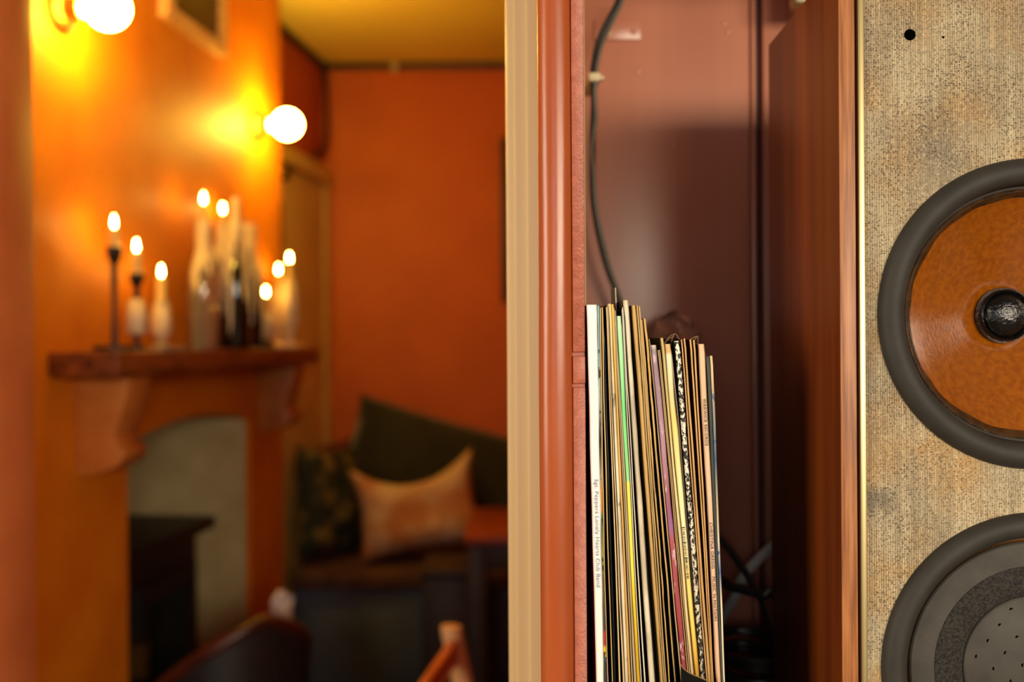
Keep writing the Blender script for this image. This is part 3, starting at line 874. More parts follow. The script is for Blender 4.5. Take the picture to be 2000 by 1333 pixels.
M_ink_grey = mat('grey_blue_ink', (128, 136, 168), (118, 126, 158), rough=0.6)
M_ink = mat('black_ink', (34, 26, 20), (26, 20, 16), rough=0.6)
spine_text("Sgt. Peppers Lonely Hearts Club Band", pep, 1146, 1166.5, 595, 1165, 1180, 936, 1147, M_ink_grey, 0.5)
spine_text("WARWICK RECORDS", chris, 1364.4, 1377, 672, 1399, 1408.8, 780, 872, M_ink, 0.5)
spine_text("CHRISTINA GREGG", chris, 1364.4, 1377, 672, 1399, 1408.8, 1022, 1112, M_ink, 0.52)
spine_text("MUSIC 'N MOTION", chris, 1364.4, 1377, 672, 1399, 1408.8, 1128, 1214, M_ink, 0.52)
# worn lettering on the yellow spine, too rubbed to read
bm = B(); rnd = random.Random(5)
f0 = spine_line(1297, 672, 1358); f1 = spine_line(1309.6, 672, 1367)
py = 1030.0
while py < 1130:
    z = at(1330, py, DP).z; mid = f0(z) + (f1(z) - f0(z)) * 0.42
    h = rnd.choice([0.0010, 0.0014, 0.0020]); wq = rnd.choice([0.0004, 0.0007])
    box(bm, (mid - h / 2, DP - 0.0009, z - wq), (mid + h / 2, DP - 0.0006, z))
    py += rnd.choice([2.6, 3.2, 4.2])
obj('rubbed_lettering', bm, M_ink, yel, None)

# black card leaning in front of the records
pts = [(1333, 1304), (1337, 1311), (1345, 1318), (1356, 1324), (1368, 1329), (1382, 1335), (1392, 1350), (1398, 1400)]
poly = [at(px, py, 0.668) for px, py in pts]
poly += [Vector((poly[-1].x, 0.668, ZR)), Vector((poly[0].x, 0.668, ZR))]
for q in poly:
    q.y = 0.6735
bm = B(); prism(bm, poly, (0, 0.0009, 0))
cdr = tag(obj('card_divider', bm, M_black_card), 'black card with a curved corner in front of the records at the bottom edge', 'card')
bm = B(); tube(bm, [q + Vector((0, -0.0001, 0.0001)) for q in spline(poly[:6], 4)], 0.0004, 6); obj('worn_edge', bm, tanm('card_edge', (150, 116, 70), 0.2), cdr)

# crumpled brown film behind the records and cobwebs
bm = B(); rnd = random.Random(3)
outline = [(1262, 700), (1280, 640), (1284, 626), (1312, 606), (1330, 612), (1352, 630), (1364, 648), (1360, 664), (1366, 700)]
cen = at(1315, 662, 0.985)
gridn = 14
ov = [at(px, py, 0.985) for px, py in outline]
rings = []
for k in range(7):
    f = k / 6
    ring = []
    for j, q in enumerate(spline(ov, 3)):
        v = cen + (q - cen) * f
        v.y += 0.020 * noise.noise(Vector((v.x * 70, v.z * 70, 3.3))) + 0.010 * noise.noise(Vector((v.x * 190, v.z * 150, 8.1)))
        v.y = min(v.y, YP - 0.004)
        ring.append(bm.verts.new(v))
    rings.append(ring)
for A, C in zip(rings, rings[1:]):
    for j in range(len(A) - 1):
        try:
            bm.faces.new((A[j], A[j + 1], C[j + 1], C[j]))
        except ValueError:
            pass
bmesh.ops.remove_doubles(bm, verts=bm.verts[:], dist=1e-5)
ex = bmesh.ops.extrude_face_region(bm, geom=bm.faces[:])
bmesh.ops.translate(bm, verts=[g for g in ex['geom'] if isinstance(g, bmesh.types.BMVert)], vec=(0, 0.0008, 0))
tag(obj('crumpled_film', bm, M_film, None, 12), 'crumpled brown film sticking up behind the shorter records', 'film')
webs = [[(1296, 676), (1304, 662), (1313, 654), (1316, 655)], [(1310, 676), (1312, 665), (1318, 652), (1326, 662), (1330, 672)],
        [(1288, 690), (1300, 668), (1317, 656)], [(1357, 664), (1363, 658), (1362, 690)], [(1342, 668), (1352, 661), (1362, 657)]]
bm = B()
for wpts in webs:
    tube(bm, spline([at(px, py, DP + 0.012) for px, py in wpts], 5), 0.00032, 5)
wb = obj('cobweb', bm, M_web); tag(wb, 'dusty cobweb threads over the tops of the right hand records', 'cobweb'); wb['kind'] = 'stuff'

# ------------------------------------------------------------------ cables in the cupboard
DC = 0.985
main = [(1214, -20), (1205, 8), (1186, 44), (1168, 84), (1159, 130), (1158, 160), (1160, 200), (1158, 245), (1157, 300), (1157, 350), (1160, 400), (1170, 460), (1184, 516), (1200, 560), (1214, 600), (1224, 660)]
tail = [(1226, 760), (1228, 900)]
bm = B(); tube(bm, spline([at(px, py, DC) for px, py in main] + [at(px, py, DC + 0.025) for px, py in tail], 6), 0.0031, 10)
tag(obj('speaker_cable', bm, M_cable), 'black cable hanging down the left of the red brown panel', 'cable')
sec = [(1222, -20), (1213, 8), (1196, 44), (1176, 90), (1166, 132), (1164, 155), (1162, 190), (1164, 230), (1159, 265), (1156, 300), (1160, 340), (1163, 395), (1175, 460), (1190, 520), (1206, 566), (1220, 606), (1232, 660)]
bm = B(); tube(bm, spline([at(px, py, DC - 0.006 + 0.002 * math.sin(i)) for i, (px, py) in enumerate(sec)] + [at(px + 8, py, DC + 0.025) for px, py in tail], 6), 0.0019, 8)
tag(obj('thin_cable', bm, M_cable_grey), 'thinner grey cable twisted beside the black cable on the panel', 'cable')
c = at(1160, 152, DC - 0.006)
bm = B(); box(bm, (c.x - 0.0056, c.y - 0.005, c.z - 0.0042), (c.x + 0.0062, YP, c.z + 0.0042), 0.0018)
cl = obj('cable_clip', bm, M_clip); tag(cl, 'small cream clip holding the cables to the panel', 'clip')
bm = B(); lathe(bm, c + Vector((0.0075, -0.002, -0.001)), [(0, 0.003), (0.002, 0.0025), (0.0024, -0.004)], 'Y-', 10); obj('nail', bm, M_clip, cl)

# cables heaped behind the records, bottom right
rnd = random.Random(11)
for k in range(5):
    cxk = at(1462, 1250, 0.93).x; rr = 0.028 + 0.003 * k
    pts = []
    for i in range(26):
        a = 2 * math.pi * i / 13 + k
        pts.append(Vector((cxk + rr * 0.95 * math.cos(a), 0.925 + 0.055 * math.sin(a), ZB + 0.006 + k * 0.016 + 0.003 * math.sin(a * 1.5 + k) + 0.004)))
    bm = B(); tube(bm, spline(pts, 4), 0.0042, 8)
    o = obj('coiled_cable', bm, M_cable)
    tag(o, ['lowest', 'second lowest', 'middle', 'second highest', 'topmost'][k] + ' loop of the black cable coil behind the records', 'cable', 'coiled cables behind the records')
arc = [(1392, 1040), (1420, 1068), (1442, 1098), (1462, 1128), (1474, 1150), (1490, 1180), (1510, 1260)]
bm = B(); tube(bm, spline([at(px, py, 0.955) for px, py in arc] + [Vector((at(1500, 1300, 0.95).x, 0.95, ZB + 0.004))], 6), 0.0036, 8)
tag(obj('arched_cable', bm, M_cable), 'black cable arching across the dark gap left of the speaker', 'cable')
arc2 = [(1400, 1154), (1430, 1149), (1460, 1155), (1490, 1164), (1516, 1172)]
bm = B(); tube(bm, spline([Vector((at(1392, 1250, 0.94).x, 0.94, ZB + 0.004))] + [at(px, py, 0.93) for px, py in arc2] + [Vector((at(1540, 1200, 0.95).x, 0.95, ZB + 0.004))], 6), 0.0042, 8)
tag(obj('flat_cable', bm, M_cable), 'black cable lying almost level over the coil', 'cable')
wt = [(1436, 1166), (1444, 1142), (1460, 1116), (1480, 1094), (1512, 1064)]
bm = B(); tube(bm, spline([Vector((at(1372, 1300, 0.99).x, 1.0, ZB + 0.006)), at(1400, 1230, 0.985)] + [at(px, py, 0.965) for px, py in wt], 6), 0.0050, 10)
tag(obj('white_cable', bm, mat('grey_white_cable', (190, 186, 176), (168, 160, 146), rough=0.4)), 'pale grey cable slanting up behind the black cables', 'cable')

# ------------------------------------------------------------------ mantel shelf with corbels
ZM = CZ - 0.016
MT = 0.050
mr = thing('mantel_shelf', 'thick brown wooden mantel shelf on two corbels above the fireplace', 'mantel', W(2.57, 0.07, ZM - MT))
bm = B()
prism(bm, [W(1.95, 0.0, ZM - MT), W(3.2, 0.0, ZM - MT), W(3.2, 0.148, ZM - MT), W(1.95, 0.148, ZM - MT)], (0, 0, MT), 0.004)
obj('shelf_board', bm, M_mantel, mr)
prof = [(0.0, ZM - MT), (0.118, ZM - MT), (0.112, ZM - MT - 0.045), (0.094, ZM - MT - 0.10), (0.084, ZM - MT - 0.128), (0.090, ZM - MT - 0.142), (0.104, ZM - MT - 0.152),
        (0.106, ZM - MT - 0.166), (0.092, ZM - MT - 0.186), (0.060, ZM - MT - 0.200), (0.020, ZM - MT - 0.206), (0.0, ZM - MT - 0.206)]
for yc0, yc1 in ((2.045, 2.145), (3.055, 3.155)):
    bm = B()
    a = [W(yc0, o_, z_) for o_, z_ in prof]
    prism(bm, a, W(yc1, 0, 0) - W(yc0, 0, 0), 0.003)
    obj('corbel', bm, M_corbel, mr)

# stove in the fireplace
st = thing('wood_stove', 'black iron wood stove standing inside the arched fireplace', 'stove', W(2.6, -0.2, 0.05))
bm = B(); ext(bm, [(2.38, 0.12), (2.775, 0.12), (2.775, 0.775), (2.38, 0.775)], -0.38, -0.075); obj('body', bm, M_iron, st)
bm = B(); ext(bm, [(2.33, 0.775), (2.835, 0.775), (2.835, 0.805), (2.33, 0.805)], -0.39, -0.045); obj('top_plate', bm, M_iron, st)
bm = B(); ext(bm, [(2.42, 0.24), (2.735, 0.24), (2.735, 0.70), (2.42, 0.70)], -0.075, -0.055); dr = obj('door', bm, M_iron, st)
bm = B(); ext(bm, [(2.47, 0.40), (2.685, 0.40), (2.685, 0.65), (2.47, 0.65)], -0.055, -0.051); obj('pane', bm, M_bottle, dr)
bm = B(); ext(bm, [(2.395, 0.49), (2.415, 0.49), (2.415, 0.57), (2.395, 0.57)], -0.075, -0.03); obj('handle', bm, M_brass_dull, dr)
for yy in (2.40, 2.74):
    for oo in (-0.36, -0.11):
        bm = B(); ext(bm, [(yy, 0.05), (yy + 0.03, 0.05), (yy + 0.03, 0.12), (yy, 0.12)], oo, oo + 0.03); obj('leg', bm, M_iron, st)

# ------------------------------------------------------------------ wall bulbs
def bulb(px, py, label):
    a_ = at(px, 666 + (py - 666) * 1.0, 1.0).x
    y = (KX + 0.1 * (NX - K * NY)) / (a_ - K)
    q = at(px, py, y); base = W(y - 0.1 * NY, 0.0, q.z)
    n = Vector((NX, NY, 0))
    root = thing('wall_lamp', label, 'lamp', base, 'globe lamps on the chimney breast')

    def along(prof):
        bm = B(); rings = []
        s = n.cross(Vector((0, 0, 1))).normalized(); u = Vector((0, 0, 1))
        for r, h in prof:
            rings.append([bm.verts.new(base + n * h + (s * math.cos(2 * math.pi * k / 32) + u * math.sin(2 * math.pi * k / 32)) * max(r, 1e-4)) for k in range(32)])
        for A, C in zip(rings, rings[1:]):
            for k in range(32):
                bm.faces.new((A[k], A[(k + 1) % 32], C[(k + 1) % 32], C[k]))
        bm.faces.new(rings[0][::-1]); bm.faces.new(rings[-1])
        return bm
    obj('wall_rose', along([(0.048, 0.0), (0.048, 0.006), (0.040, 0.014), (0.022, 0.018)]), M_brass_dull, root)
    obj('socket', along([(0.020, 0.016), (0.022, 0.030), (0.021, 0.046)]), M_brass_dull, root)
    pr = [(0.014, 0.044), (0.017, 0.052)]
    rb_, hb = 0.043, 0.1
    for i in range(3, 25):
        a = math.pi * i / 24
        pr.append((rb_ * math.sin(a), hb - rb_ * math.cos(a)))
    obj('globe_bulb', along(pr), M_bulb, root, 80)


bulb(210, 15, 'glowing globe bulb high on the orange wall, cut by the top edge')
bulb(561, 243, 'glowing globe bulb at the far edge of the orange chimney breast')

# picture on the breast
yy0, yy1 = 2.42, 2.775; zb = CZ + 0.795; zt = zb + 0.42
pf = thing('wall_picture', 'picture in a pale gilt frame hanging between the two bulbs', 'picture', W((yy0 + yy1) / 2, 0.0, zb))
for poly in ([(yy0, zb), (yy1, zb), (yy1, zb + 0.03), (yy0, zb + 0.03)], [(yy0, zt - 0.03), (yy1, zt - 0.03), (yy1, zt), (yy0, zt)],
             [(yy0, zb + 0.03), (yy0 + 0.035, zb + 0.03), (yy0 + 0.035, zt - 0.03), (yy0, zt - 0.03)], [(yy1 - 0.035, zb + 0.03), (yy1, zb + 0.03), (yy1, zt - 0.03), (yy1 - 0.035, zt - 0.03)]):
    bm = B(); ext(bm, poly, 0.0, 0.028); obj('frame_rail', bm, M_frame, pf)
bm = B(); ext(bm, [(yy0 + 0.03, zb + 0.025), (yy1 - 0.03, zb + 0.025), (yy1 - 0.03, zt - 0.025), (yy0 + 0.03, zt - 0.025)], 0.004, 0.014); obj('canvas', bm, M_art, pf)

# dark picture at the right end of the back wall
pa = at(978, 270, YB - 0.02); pb = at(978, 592, YB - 0.02)
pf = thing('wall_picture', 'dark framed picture on the back wall, mostly hidden by the cream architrave', 'picture', (pa.x + 0.2, YB, pb.z))
for lo, hi in (((pa.x, pb.z), (pa.x + 0.03, pa.z)), ((pa.x + 0.37, pb.z), (pa.x + 0.40, pa.z)), ((pa.x + 0.03, pb.z), (pa.x + 0.37, pb.z + 0.03)), ((pa.x + 0.03, pa.z - 0.03), (pa.x + 0.37, pa.z))):
    bm = B(); box(bm, (lo[0], YB - 0.03, lo[1]), (hi[0], YB, hi[1]), 0.002); obj('frame_rail', bm, M_frame_dark, pf)
bm = B(); box(bm, (pa.x + 0.028, YB - 0.012, pb.z + 0.028), (pa.x + 0.372, YB - 0.002, pa.z - 0.028)); obj('print', bm, M_art, pf)
# small round detector
c = at(771, 131, YB)
bm = B(); lathe(bm, (c.x, YB, c.z), [(0.0, 0.022), (0.012, 0.02), (0.02, 0.012), (0.021, 0.0)], 'Y-', 20)
tag(obj('ceiling_hook', bm, M_clip), 'small round cream boss under the ceiling line of the back wall', 'boss')

# dark pipe down the alcove corner
q = [at(634, 126, YB - 0.04), at(637, 180, YB - 0.05), at(639, 240, YB - 0.06), at(636, 286, YB - 0.08), at(618, 302, YB - 0.2), at(592, 314, YB - 0.35), at(566, 328, YB - 0.5), at(556, 350, YB - 0.55)]
bm = B(); tube(bm, spline(q, 6), 0.010, 10)
tag(obj('corner_cable', bm, M_cornice), 'dark cable running down the far corner and looping over the alcove door', 'cable')

# ------------------------------------------------------------------ candles and bottles on the mantel
def mpos(px, off=0.07):
    px += 3 + 0.006 * 100
    y = (-KX - off) / ((1000 - px) / F + K)
    return W(y, off, ZM), y


def flame(parent, p, h=0.026, r=0.0038):
    bm = B(); lathe(bm, p, [(0.0, 0.0), (r * 0.7, h * 0.12), (r, h * 0.32), (r * 0.8, h * 0.6), (r * 0.35, h * 0.86), (0.0, h)], 'Z', 14)
    obj('flame', bm, M_flame, parent, 80)
    bm = B(); tube(bm, [p - Vector((0, 0, 0.006)), p + Vector((0, 0, 0.004))], 0.0008, 6); obj('wick', bm, M_black, parent)


def zrow(px, py, y):
    return at(px, py, y).z


def drip(seed, amt):
    return lambda a, h: 1 + amt * noise.noise(Vector((math.cos(a) * 2.2, math.sin(a) * 2.2 + seed * 7.1, h * 26)))


def candlestick(label, px, py_flame, py_cup0, py_cup1, hold, base_r, wax_rows=None, off=0.07, plate=True):
    p, y = mpos(px, off)
    root = thing('candlestick', label, 'candlestick', p, 'lit candlesticks on the mantel shelf')
    zf = zrow(px, py_flame + 12, y); zc0 = zrow(px, py_cup0, y); zc1 = zrow(px, py_cup1, y)
    o = Vector((p.x, p.y, 0))
    if plate:
        bm = B(); lathe(bm, o, [(0.0, ZM + 0.0), (base_r, ZM), (base_r * 1.04, ZM + 0.010), (base_r * 0.95, ZM + 0.012), (base_r * 0.8, ZM + 0.006), (0.008, ZM + 0.010), (0.006, ZM + 0.02), (0.006, ZM + 0.022)], 'Z', 28); obj('base', bm, hold, root)
    bm = B(); lathe(bm, o, [(0.006, ZM + 0.008), (0.0065, ZM + 0.03), (0.005, (ZM + zc1) / 2), (0.0075, zc1 - 0.008), (0.006, zc1)], 'Z', 16); obj('stem', bm, hold, root)
    bm = B(); lathe(bm, o, [(0.006, zc1 - 0.001), (0.013, zc1 + 0.008), (0.0160, zc0 - 0.006), (0.0165, zc0), (0.011, zc0), (0.010, zc0 - 0.004)], 'Z', 20); obj('cup', bm, hold, root)
    bm = B(); lathe(bm, o, [(0.0, zc0 - 0.004), (0.0105, zc0 - 0.004), (0.0105, zf - 0.004), (0.008, zf - 0.001), (0.0, zf - 0.003)], 'Z', 18, drip(px, 0.06)); obj('candle', bm, M_waxy, root)
    if wax_rows:
        w0, w1, wr = wax_rows
        za, zb_ = zrow(px, w0, y), zrow(px, w1, y)
        bm = B(); lathe(bm, o, [(0.008, za), (wr * 0.75, za - 0.008), (wr, (za + zb_) / 2), (wr * 0.9, zb_ + 0.004), (0.007, zb_)], 'Z', 28, drip(px + 1, 0.35)); obj('wax_drips', bm, M_wax, root, 70)
    flame(root, Vector((p.x, p.y, zf)))
    return root


candlestick('tallest black iron candlestick at the near end of the mantel', 224, 434, 484, 516, M_iron, 0.041)
candlestick('shorter black candlestick with hanging wax, second on the mantel', 268, 480, 536, 562, M_iron, 0.017, (585, 655, 0.022), off=0.088)


def glass_stick(label, px, py_flame, py_top, holder, off=0.07, wr=0.02):
    p, y = mpos(px, off)
    root = thing('candlestick', label, 'candlestick', p, 'lit candlesticks on the mantel shelf')
    o = Vector((p.x, p.y, 0))
    zf = zrow(px, py_flame + 9, y); zc = zrow(px, py_top, y)
    hh = zc - ZM
    bm = B(); lathe(bm, o, [(0.0, ZM), (0.028, ZM), (0.029, ZM + 0.006), (0.014, ZM + 0.016), (0.010, ZM + hh * 0.3), (0.015, ZM + hh * 0.42), (0.009, ZM + hh * 0.55), (0.012, ZM + hh * 0.72), (0.016, zc), (0.0, zc)], 'Z', 24); obj('holder', bm, holder, root)
    bm = B(); lathe(bm, o, [(0.0, zc - 0.004), (0.0115, zc - 0.004), (0.0115, zf - 0.004), (0.009, zf - 0.001), (0.0, zf - 0.003)], 'Z', 18, drip(px, 0.06)); obj('candle', bm, M_waxy, root)
    bm = B(); lathe(bm, o, [(0.010, zc + 0.006), (wr * 0.8, zc - 0.004), (wr, zc - hh * 0.35), (wr * 1.05, zc - hh * 0.62), (0.011, zc - hh * 0.78)], 'Z', 28, drip(px + 1, 0.4)); obj('wax_drips', bm, M_wax, root, 70)
    flame(root, Vector((p.x, p.y, zf)))
    return root


glass_stick('short wax coated glass candlestick, third lit candle from the near end', 315, 532, 590, M_glassy)
glass_stick('shortest lit candle right of the dark bottles', 518, 569, 612, M_iron, wr=0.026)
glass_stick('cream wax covered candlestick between the two far end candles', 542, 525, 566, M_wax, off=0.045, wr=0.024)
glass_stick('cream wax covered candlestick at the far end of the mantel', 565, 503, 548, M_wax, off=0.115, wr=0.024)


def wine_bottle(label, px, py_neck, glass, wax_to, wax_cover, candle_top=None, py_flame=None, off=0.07, rad=0.036):
    p, y = mpos(px, off)
    root = thing('wine_bottle', label, 'bottle', p, 'wax covered bottles on the mantel shelf')
    o = Vector((p.x, p.y, 0)); zn = zrow(px, py_neck, y); H = zn - ZM
    bm = B()
    pr = [(0.0, 0.004), (rad * 0.9, 0.0), (rad, 0.006), (rad, H * 0.56), (rad * 0.9, H * 0.64), (rad * 0.55, H * 0.72), (0.0145, H * 0.80), (0.0135, H * 0.93), (0.0155, H * 0.94), (0.0155, H * 0.965), (0.0135, H * 0.97), (0.013, H), (0.0, H)]
    lathe(bm, o, [(r, ZM + h) for r, h in pr], 'Z', 32); obj('bottle_glass', bm, glass, root)

    def rad_at(h):
        for (ra, ha), (rb2, hb2) in zip(pr[2:], pr[3:]):
            if ha <= h <= hb2:
                return ra + (rb2 - ra) * (h - ha) / max(hb2 - ha, 1e-6)
        return 0.0135
    # wax skin with drips of different length
    n = 40; m = 26; bm = B(); rnd = random.Random(px)
    cols = []
    for i in range(n):
        a = 2 * math.pi * i / n
        low = H * (wax_to + wax_cover * noise.noise(Vector((math.cos(a) * 3.1 + px, math.sin(a) * 3.1, 0.5))))
        low = max(0.012, min(H * 0.85, low))
        col = []
        for k in range(m + 1):
            h = H + 0.003 - (H + 0.003 - low) * k / m
            th = (0.0035 + 0.0035 * noise.noise(Vector((math.cos(a) * 4 + px, math.sin(a) * 4, h * 20)))) * (1.0 if k < m else 0.0)
            r = rad_at(min(h, H)) + max(th, 0.0006 if k < m else -0.0008)
            col.append(bm.verts.new(o + Vector((r * math.cos(a), r * math.sin(a), ZM + h))))
        cols.append(col)
    for i in range(n):
        A, C = cols[i], cols[(i + 1) % n]
        for k in range(m):
            bm.faces.new((A[k], A[k + 1], C[k + 1], C[k]))
    obj('wax_drips', bm, M_wax, root, 70)
    if candle_top is not None:
        zc = zrow(px, candle_top, y)
        bm = B(); lathe(bm, o, [(0.0, zn - 0.01), (0.0125, zn - 0.004), (0.0115, zn + 0.01), (0.0105, zc - 0.004), (0.007, zc), (0.0, zc - 0.002)], 'Z', 18, drip(px + 3, 0.10)); obj('candle', bm, M_waxy if py_flame else M_wax, root)
        if py_flame:
            flame(root, Vector((p.x, p.y, zc)))
    return root


wine_bottle('clear glass bottle with the highest candle flame and cream wax on its neck', 398, 432, M_clear, 0.62, 0.30, 398, 380, off=0.075)
wine_bottle('dark bottle with a lit candle, right of the clear bottle', 434, 440, M_bottle, 0.48, 0.55, 416, 398, off=0.036, rad=0.037)
wine_bottle('dark wax streaked bottle with a tall unlit candle', 461, 432, M_bottle, 0.45, 0.7, 388, None, off=0.110, rad=0.038)
wine_bottle('dark wax topped bottle, last of the bottles before the short candle', 486, 440, M_bottle, 0.50, 0.6, None, None, off=0.050, rad=0.036)
# glass beads and a saucer
p, y = mpos(343, 0.10)
bm = B()
lathe(bm, Vector((p.x, p.y, ZM)), [(0.0, 0.0), (0.024, 0.0), (0.030, 0.006), (0.026, 0.008), (0.0, 0.003)], 'Z', 24)
tag(obj('glass_saucer', bm, M_glassy), 'small glass saucer at the front of the mantel', 'saucer')
p, y = mpos(582, 0.10)
bm = B(); lathe(bm, Vector((p.x, p.y, ZM)), [(0.0, 0.0), (0.022, 0.0), (0.028, 0.010), (0.026, 0.011), (0.0, 0.004)], 'Z', 24)
tag(obj('wax_saucer', bm, M_waxy), 'yellow saucer at the far end of the mantel', 'saucer')

# ------------------------------------------------------------------ bench, cushions, table, chairs
bz = at(700, 1112, 3.5).z
xl = at(572, 1140, 3.45).x
bn = thing('bench_seat', 'slate painted box bench with brown seat along the back wall', 'bench', (0.1, 3.77, 0))
bm = B(); box(bm, (xl, 3.46, 0.0), (1.2, YB - 0.005, bz - 0.06), 0.004); obj('box', bm, M_navy, bn)
bm = B(); box(bm, (xl + 0.04, 3.452, 0.05), (at(822, 1200, 3.45).x, 3.462, bz - 0.11), 0.004); obj('front_panel', bm, M_navy, bn)
bm = B(); box(bm, (xl - 0.01, 3.43, bz - 0.06), (1.2, YB - 0.005, bz), 0.015); obj('seat_pad', bm, M_seat, bn)


def cushion(name, label, c, w_, h_, th, rot_z, tilt, yaw, material, pinch=0.10, sag=0.0, group=None):
    """a pillow standing on edge: w_ x h_ in its own plane"""
    bm = B(); n = 20; fronts = []
    rot = Matrix.Rotation(yaw, 4, 'Z') @ Matrix.Rotation(tilt, 4, 'X') @ Matrix.Rotation(rot_z, 4, 'Y')
    for s in (-1, 1):
        g = []
        for i in range(n + 1):
            row = []
            for j in range(n + 1):
                u = -1 + 2 * i / n; v = -1 + 2 * j / n
                ed = max(0.0, (1 - u ** 4) * (1 - v ** 4))
                x = u * w_ / 2 * (1 - pinch * (1 - v * v) * abs(u) ** 2)
                z = v * h_ / 2 * (1 - pinch * (1 - u * u) * abs(v) ** 2)
                if v > 0:
                    z -= sag * (1 - u * u) * v
                y = s * th / 2 * ed ** 0.55
                y += 0.012 * noise.noise(Vector((u * 1.8 + w_ * 9, v * 1.8, s))) * ed
                row.append(bm.verts.new(Vector(c) + rot @ Vector((x, y, z))))
            g.append(row)
        for i in range(n):
            for j in range(n):
                bm.faces.new((g[i][j], g[i + 1][j], g[i + 1][j + 1], g[i][j + 1]))
    bmesh.ops.remove_doubles(bm, verts=bm.verts[:], dist=0.0004)
    return tag(obj(name, bm, material, None, 80), label, 'cushion', group)


G = 'cushions on the bench'
c = at(868, 905, 3.86)
cushion('bolster_cushion', 'large dark green cushion sloping down to the right behind the cream one', c, 0.78, 0.34, 0.15, R(16), R(-8), 0, M_green, 0.05, 0, G)
c = at(815, 985, 3.62)
cushion('scatter_cushion', 'cream and orange printed cushion in the middle of the bench', c, 0.47, 0.36, 0.15, R(-9), R(-14), R(4), M_print, 0.13, 0.085, G)
c = at(640, 978, 3.66)
cushion('scatter_cushion', 'dark green and gold printed cushion beside the chimney breast', c, 0.30, 0.40, 0.13, R(6), R(-8), R(58), M_leafy, 0.10, 0.0, G)
c = at(672, 940, 3.96)
cushion('scatter_cushion', 'maroon cushion in the bench corner behind the green and gold one', c, 0.20, 0.34, 0.10, R(-14), R(-6), R(4), M_maroon_c, 0.08, 0.0, G)

# table
tz = at(960, 1050, 2.85).z; tx = at(905, 1050, 2.85).x
tb = thing('side_table', 'dark legged table with a red wooden top in front of the bench', 'table', (tx + 0.35, 3.1, 0))
bm = B(); box(bm, (tx, 2.85, tz - 0.025), (tx + 0.75, 3.36, tz), 0.004); obj('table_top', bm, M_table, tb)
bm = B(); box(bm, (tx + 0.02, 2.87, tz - 0.10), (tx + 0.73, 2.89, tz - 0.025), 0.002); obj('apron', bm, M_tleg, tb)
for xx in (tx + 0.012, tx + 0.69):
    for yy in (2.862, 3.30):
        bm = B(); box(bm, (xx, yy, 0.0), (xx + 0.05, yy + 0.05, tz - 0.025), 0.004); obj('leg', bm, M_tleg, tb)
# dark box stool left of the table
s0 = at(826, 1110, 3.2); s1 = at(905, 1110, 3.2)
bs = thing('box_stool', 'dark box stool between the bench and the table', 'stool', ((s0.x + s1.x) / 2, 3.3, 0))
bm = B(); box(bm, (s0.x, 3.18, 0.0), (s1.x + 0.02, 3.41, s0.z - 0.03), 0.006); obj('body', bm, M_tleg, bs)
bm = B(); box(bm, (s0.x - 0.008, 3.172, s0.z - 0.03), (s1.x + 0.028, 3.418, s0.z), 0.008); obj('lid', bm, M_tleg, bs)

# tub chair facing the fire
cc = at(450, 1300, 2.22); CXc, CYc = cc.x, 2.22
tub = thing('tub_chair', 'black leather tub chair with a mahogany rim near the fireplace', 'chair', (CXc, CYc, 0))
zpk = at(520, 1192, 2.12).z
n = 36; inner, outer, rim = [], [], []
bm = B()
grid = []
for i in range(n + 1):
    a = R(-175) + R(250) * i / n
    t = abs(i / n * 2 - 1)
    ztop_c = zpk - 0.016 - 0.25 * t ** 1.35
    rx, ry = 0.165, 0.18
    d = Vector((math.cos(a) * rx, math.sin(a) * ry, 0))
    rim.append(Vector((CXc, CYc, ztop_c)) + d)
    col = []
    for f, z in ((0.94, 0.39), (0.94, ztop_c), (1.0, ztop_c + 0.004), (1.06, ztop_c), (1.02, 0.39)):
        col.append(bm.verts.new(Vector((CXc, CYc, z)) + d * f))
    grid.append(col)
for A, C in zip(grid, grid[1:]):
    for k in range(5):
        bm.faces.new((A[k], A[(k + 1) % 5], C[(k + 1) % 5], C[k]))
bm.faces.new(grid[0]); bm.faces.new(grid[-1][::-1])
obj('backrest', bm, M_leather, tub, 50)
bm = B(); tube(bm, rim, 0.016, 10); obj('rim', bm, M_mahog, tub, 60)
bm = B(); lathe(bm, (CXc, CYc, 0), [(0.0, 0.38), (0.145, 0.38), (0.152, 0.40), (0.150, 0.44), (0.12, 0.45), (0.0, 0.455)], 'Z', 32); obj('seat', bm, M_leather, tub)
for sx_, sy_ in ((-1, -1), (-1, 1), (1, -1), (1, 1)):
    bm = B(); tube(bm, [(CXc + sx_ * 0.12, CYc + sy_ * 0.12, 0.41), (CXc + sx_ * 0.15, CYc + sy_ * 0.15, 0.0)], lambda t: 0.018 - 0.006 * t, 10); obj('leg', bm, M_mahog, tub)
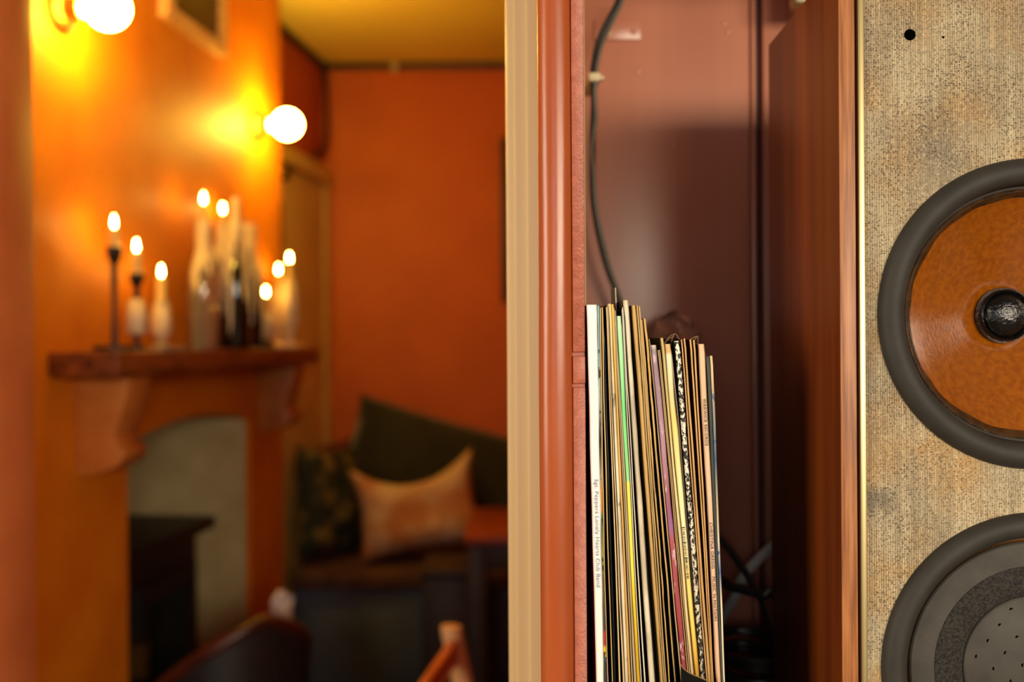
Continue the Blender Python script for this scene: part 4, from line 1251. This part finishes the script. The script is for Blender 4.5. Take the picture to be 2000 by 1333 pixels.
# white cloth hung over the rim
rp_ = at(556, 1180, 2.30)
bm = B()
g = []
for i in range(13):
    row = []
    for j in range(13):
        u, v = i / 12, j / 12
        q = at(534 + 44 * u, 1160 + 62 * v, 2.36)
        q.x += 0.010 * noise.noise(Vector((u * 3, v * 3, 1.0)))
        q.y += 0.030 * noise.noise(Vector((u * 3.2, v * 3.2, 5.0))) - 0.06 * abs(u - 0.4)
        q.z += 0.020 * noise.noise(Vector((u * 4, 0.3, 2.0)))
        row.append(bm.verts.new(q))
    g.append(row)
for i in range(12):
    for j in range(12):
        bm.faces.new((g[i][j], g[i + 1][j], g[i + 1][j + 1], g[i][j + 1]))
ex = bmesh.ops.extrude_face_region(bm, geom=bm.faces[:])
bmesh.ops.translate(bm, verts=[q for q in ex['geom'] if isinstance(q, bmesh.types.BMVert)], vec=(0, 0.004, 0))
tag(obj('white_cloth', bm, M_white_cloth, None, 80), 'small crumpled white cloth at the back of the tub chair', 'cloth')

# wooden chair whose back rail runs towards the camera
pt = at(884, 1222, 1.9); pn = Vector((-0.175, 1.50, pt.z))
ch = thing('wooden_chair', 'orange beech chair with a rounded back post, cut by the bottom edge', 'chair', ((pt.x + pn.x) / 2 + 0.12, 1.7, 0))
for (x, y) in ((pt.x, 1.9), (pn.x, 1.5)):
    prf = []
    bm = B()
    pts = [Vector((x + 0.10, y, 0.0)), Vector((x + 0.085, y, 0.25)), Vector((x + 0.06, y, 0.45)), Vector((x + 0.02, y, 0.64)), Vector((x, y, pt.z - 0.02)), Vector((x - 0.002, y, pt.z))]
    tube(bm, spline(pts, 6), lambda t: 0.0205 if t < 0.93 else 0.0205 * math.sqrt(max(0.02, 1 - ((t - 0.93) / 0.07) ** 2)), 14)
    obj('back_post', bm, M_palewood, ch, 60)
dv = Vector((pn.x - pt.x, -0.4, 0)).normalized()
for zz, hh in ((pt.z - 0.045, 0.045), (pt.z - 0.16, 0.035)):
    bm = B()
    pa_ = Vector((pt.x + 0.004, 1.9, zz)); pb_ = Vector((pn.x + 0.004, 1.5, zz))
    s = Vector((-dv.y, dv.x, 0)) * 0.009; u = Vector((0, 0, hh / 2))
    prism(bm, [pa_ - s - u, pa_ + s - u, pa_ + s + u, pa_ - s + u], pb_ - pa_, 0.003)
    obj('back_rail', bm, M_chairwood, ch)
bm = B(); prism(bm, [(pt.x + 0.02, 1.92, 0.43), (pn.x + 0.02, 1.48, 0.43), (pn.x + 0.42, 1.46, 0.43), (pt.x + 0.42, 1.94, 0.43)], (0, 0, 0.025), 0.006); obj('seat', bm, M_chairwood, ch)
for (x, y) in ((pt.x + 0.38, 1.9), (pn.x + 0.38, 1.5)):
    bm = B(); tube(bm, [(x, y, 0.43), (x + 0.01, y, 0.0)], lambda t: 0.018 - 0.004 * t, 10); obj('front_leg', bm, M_chairwood, ch)
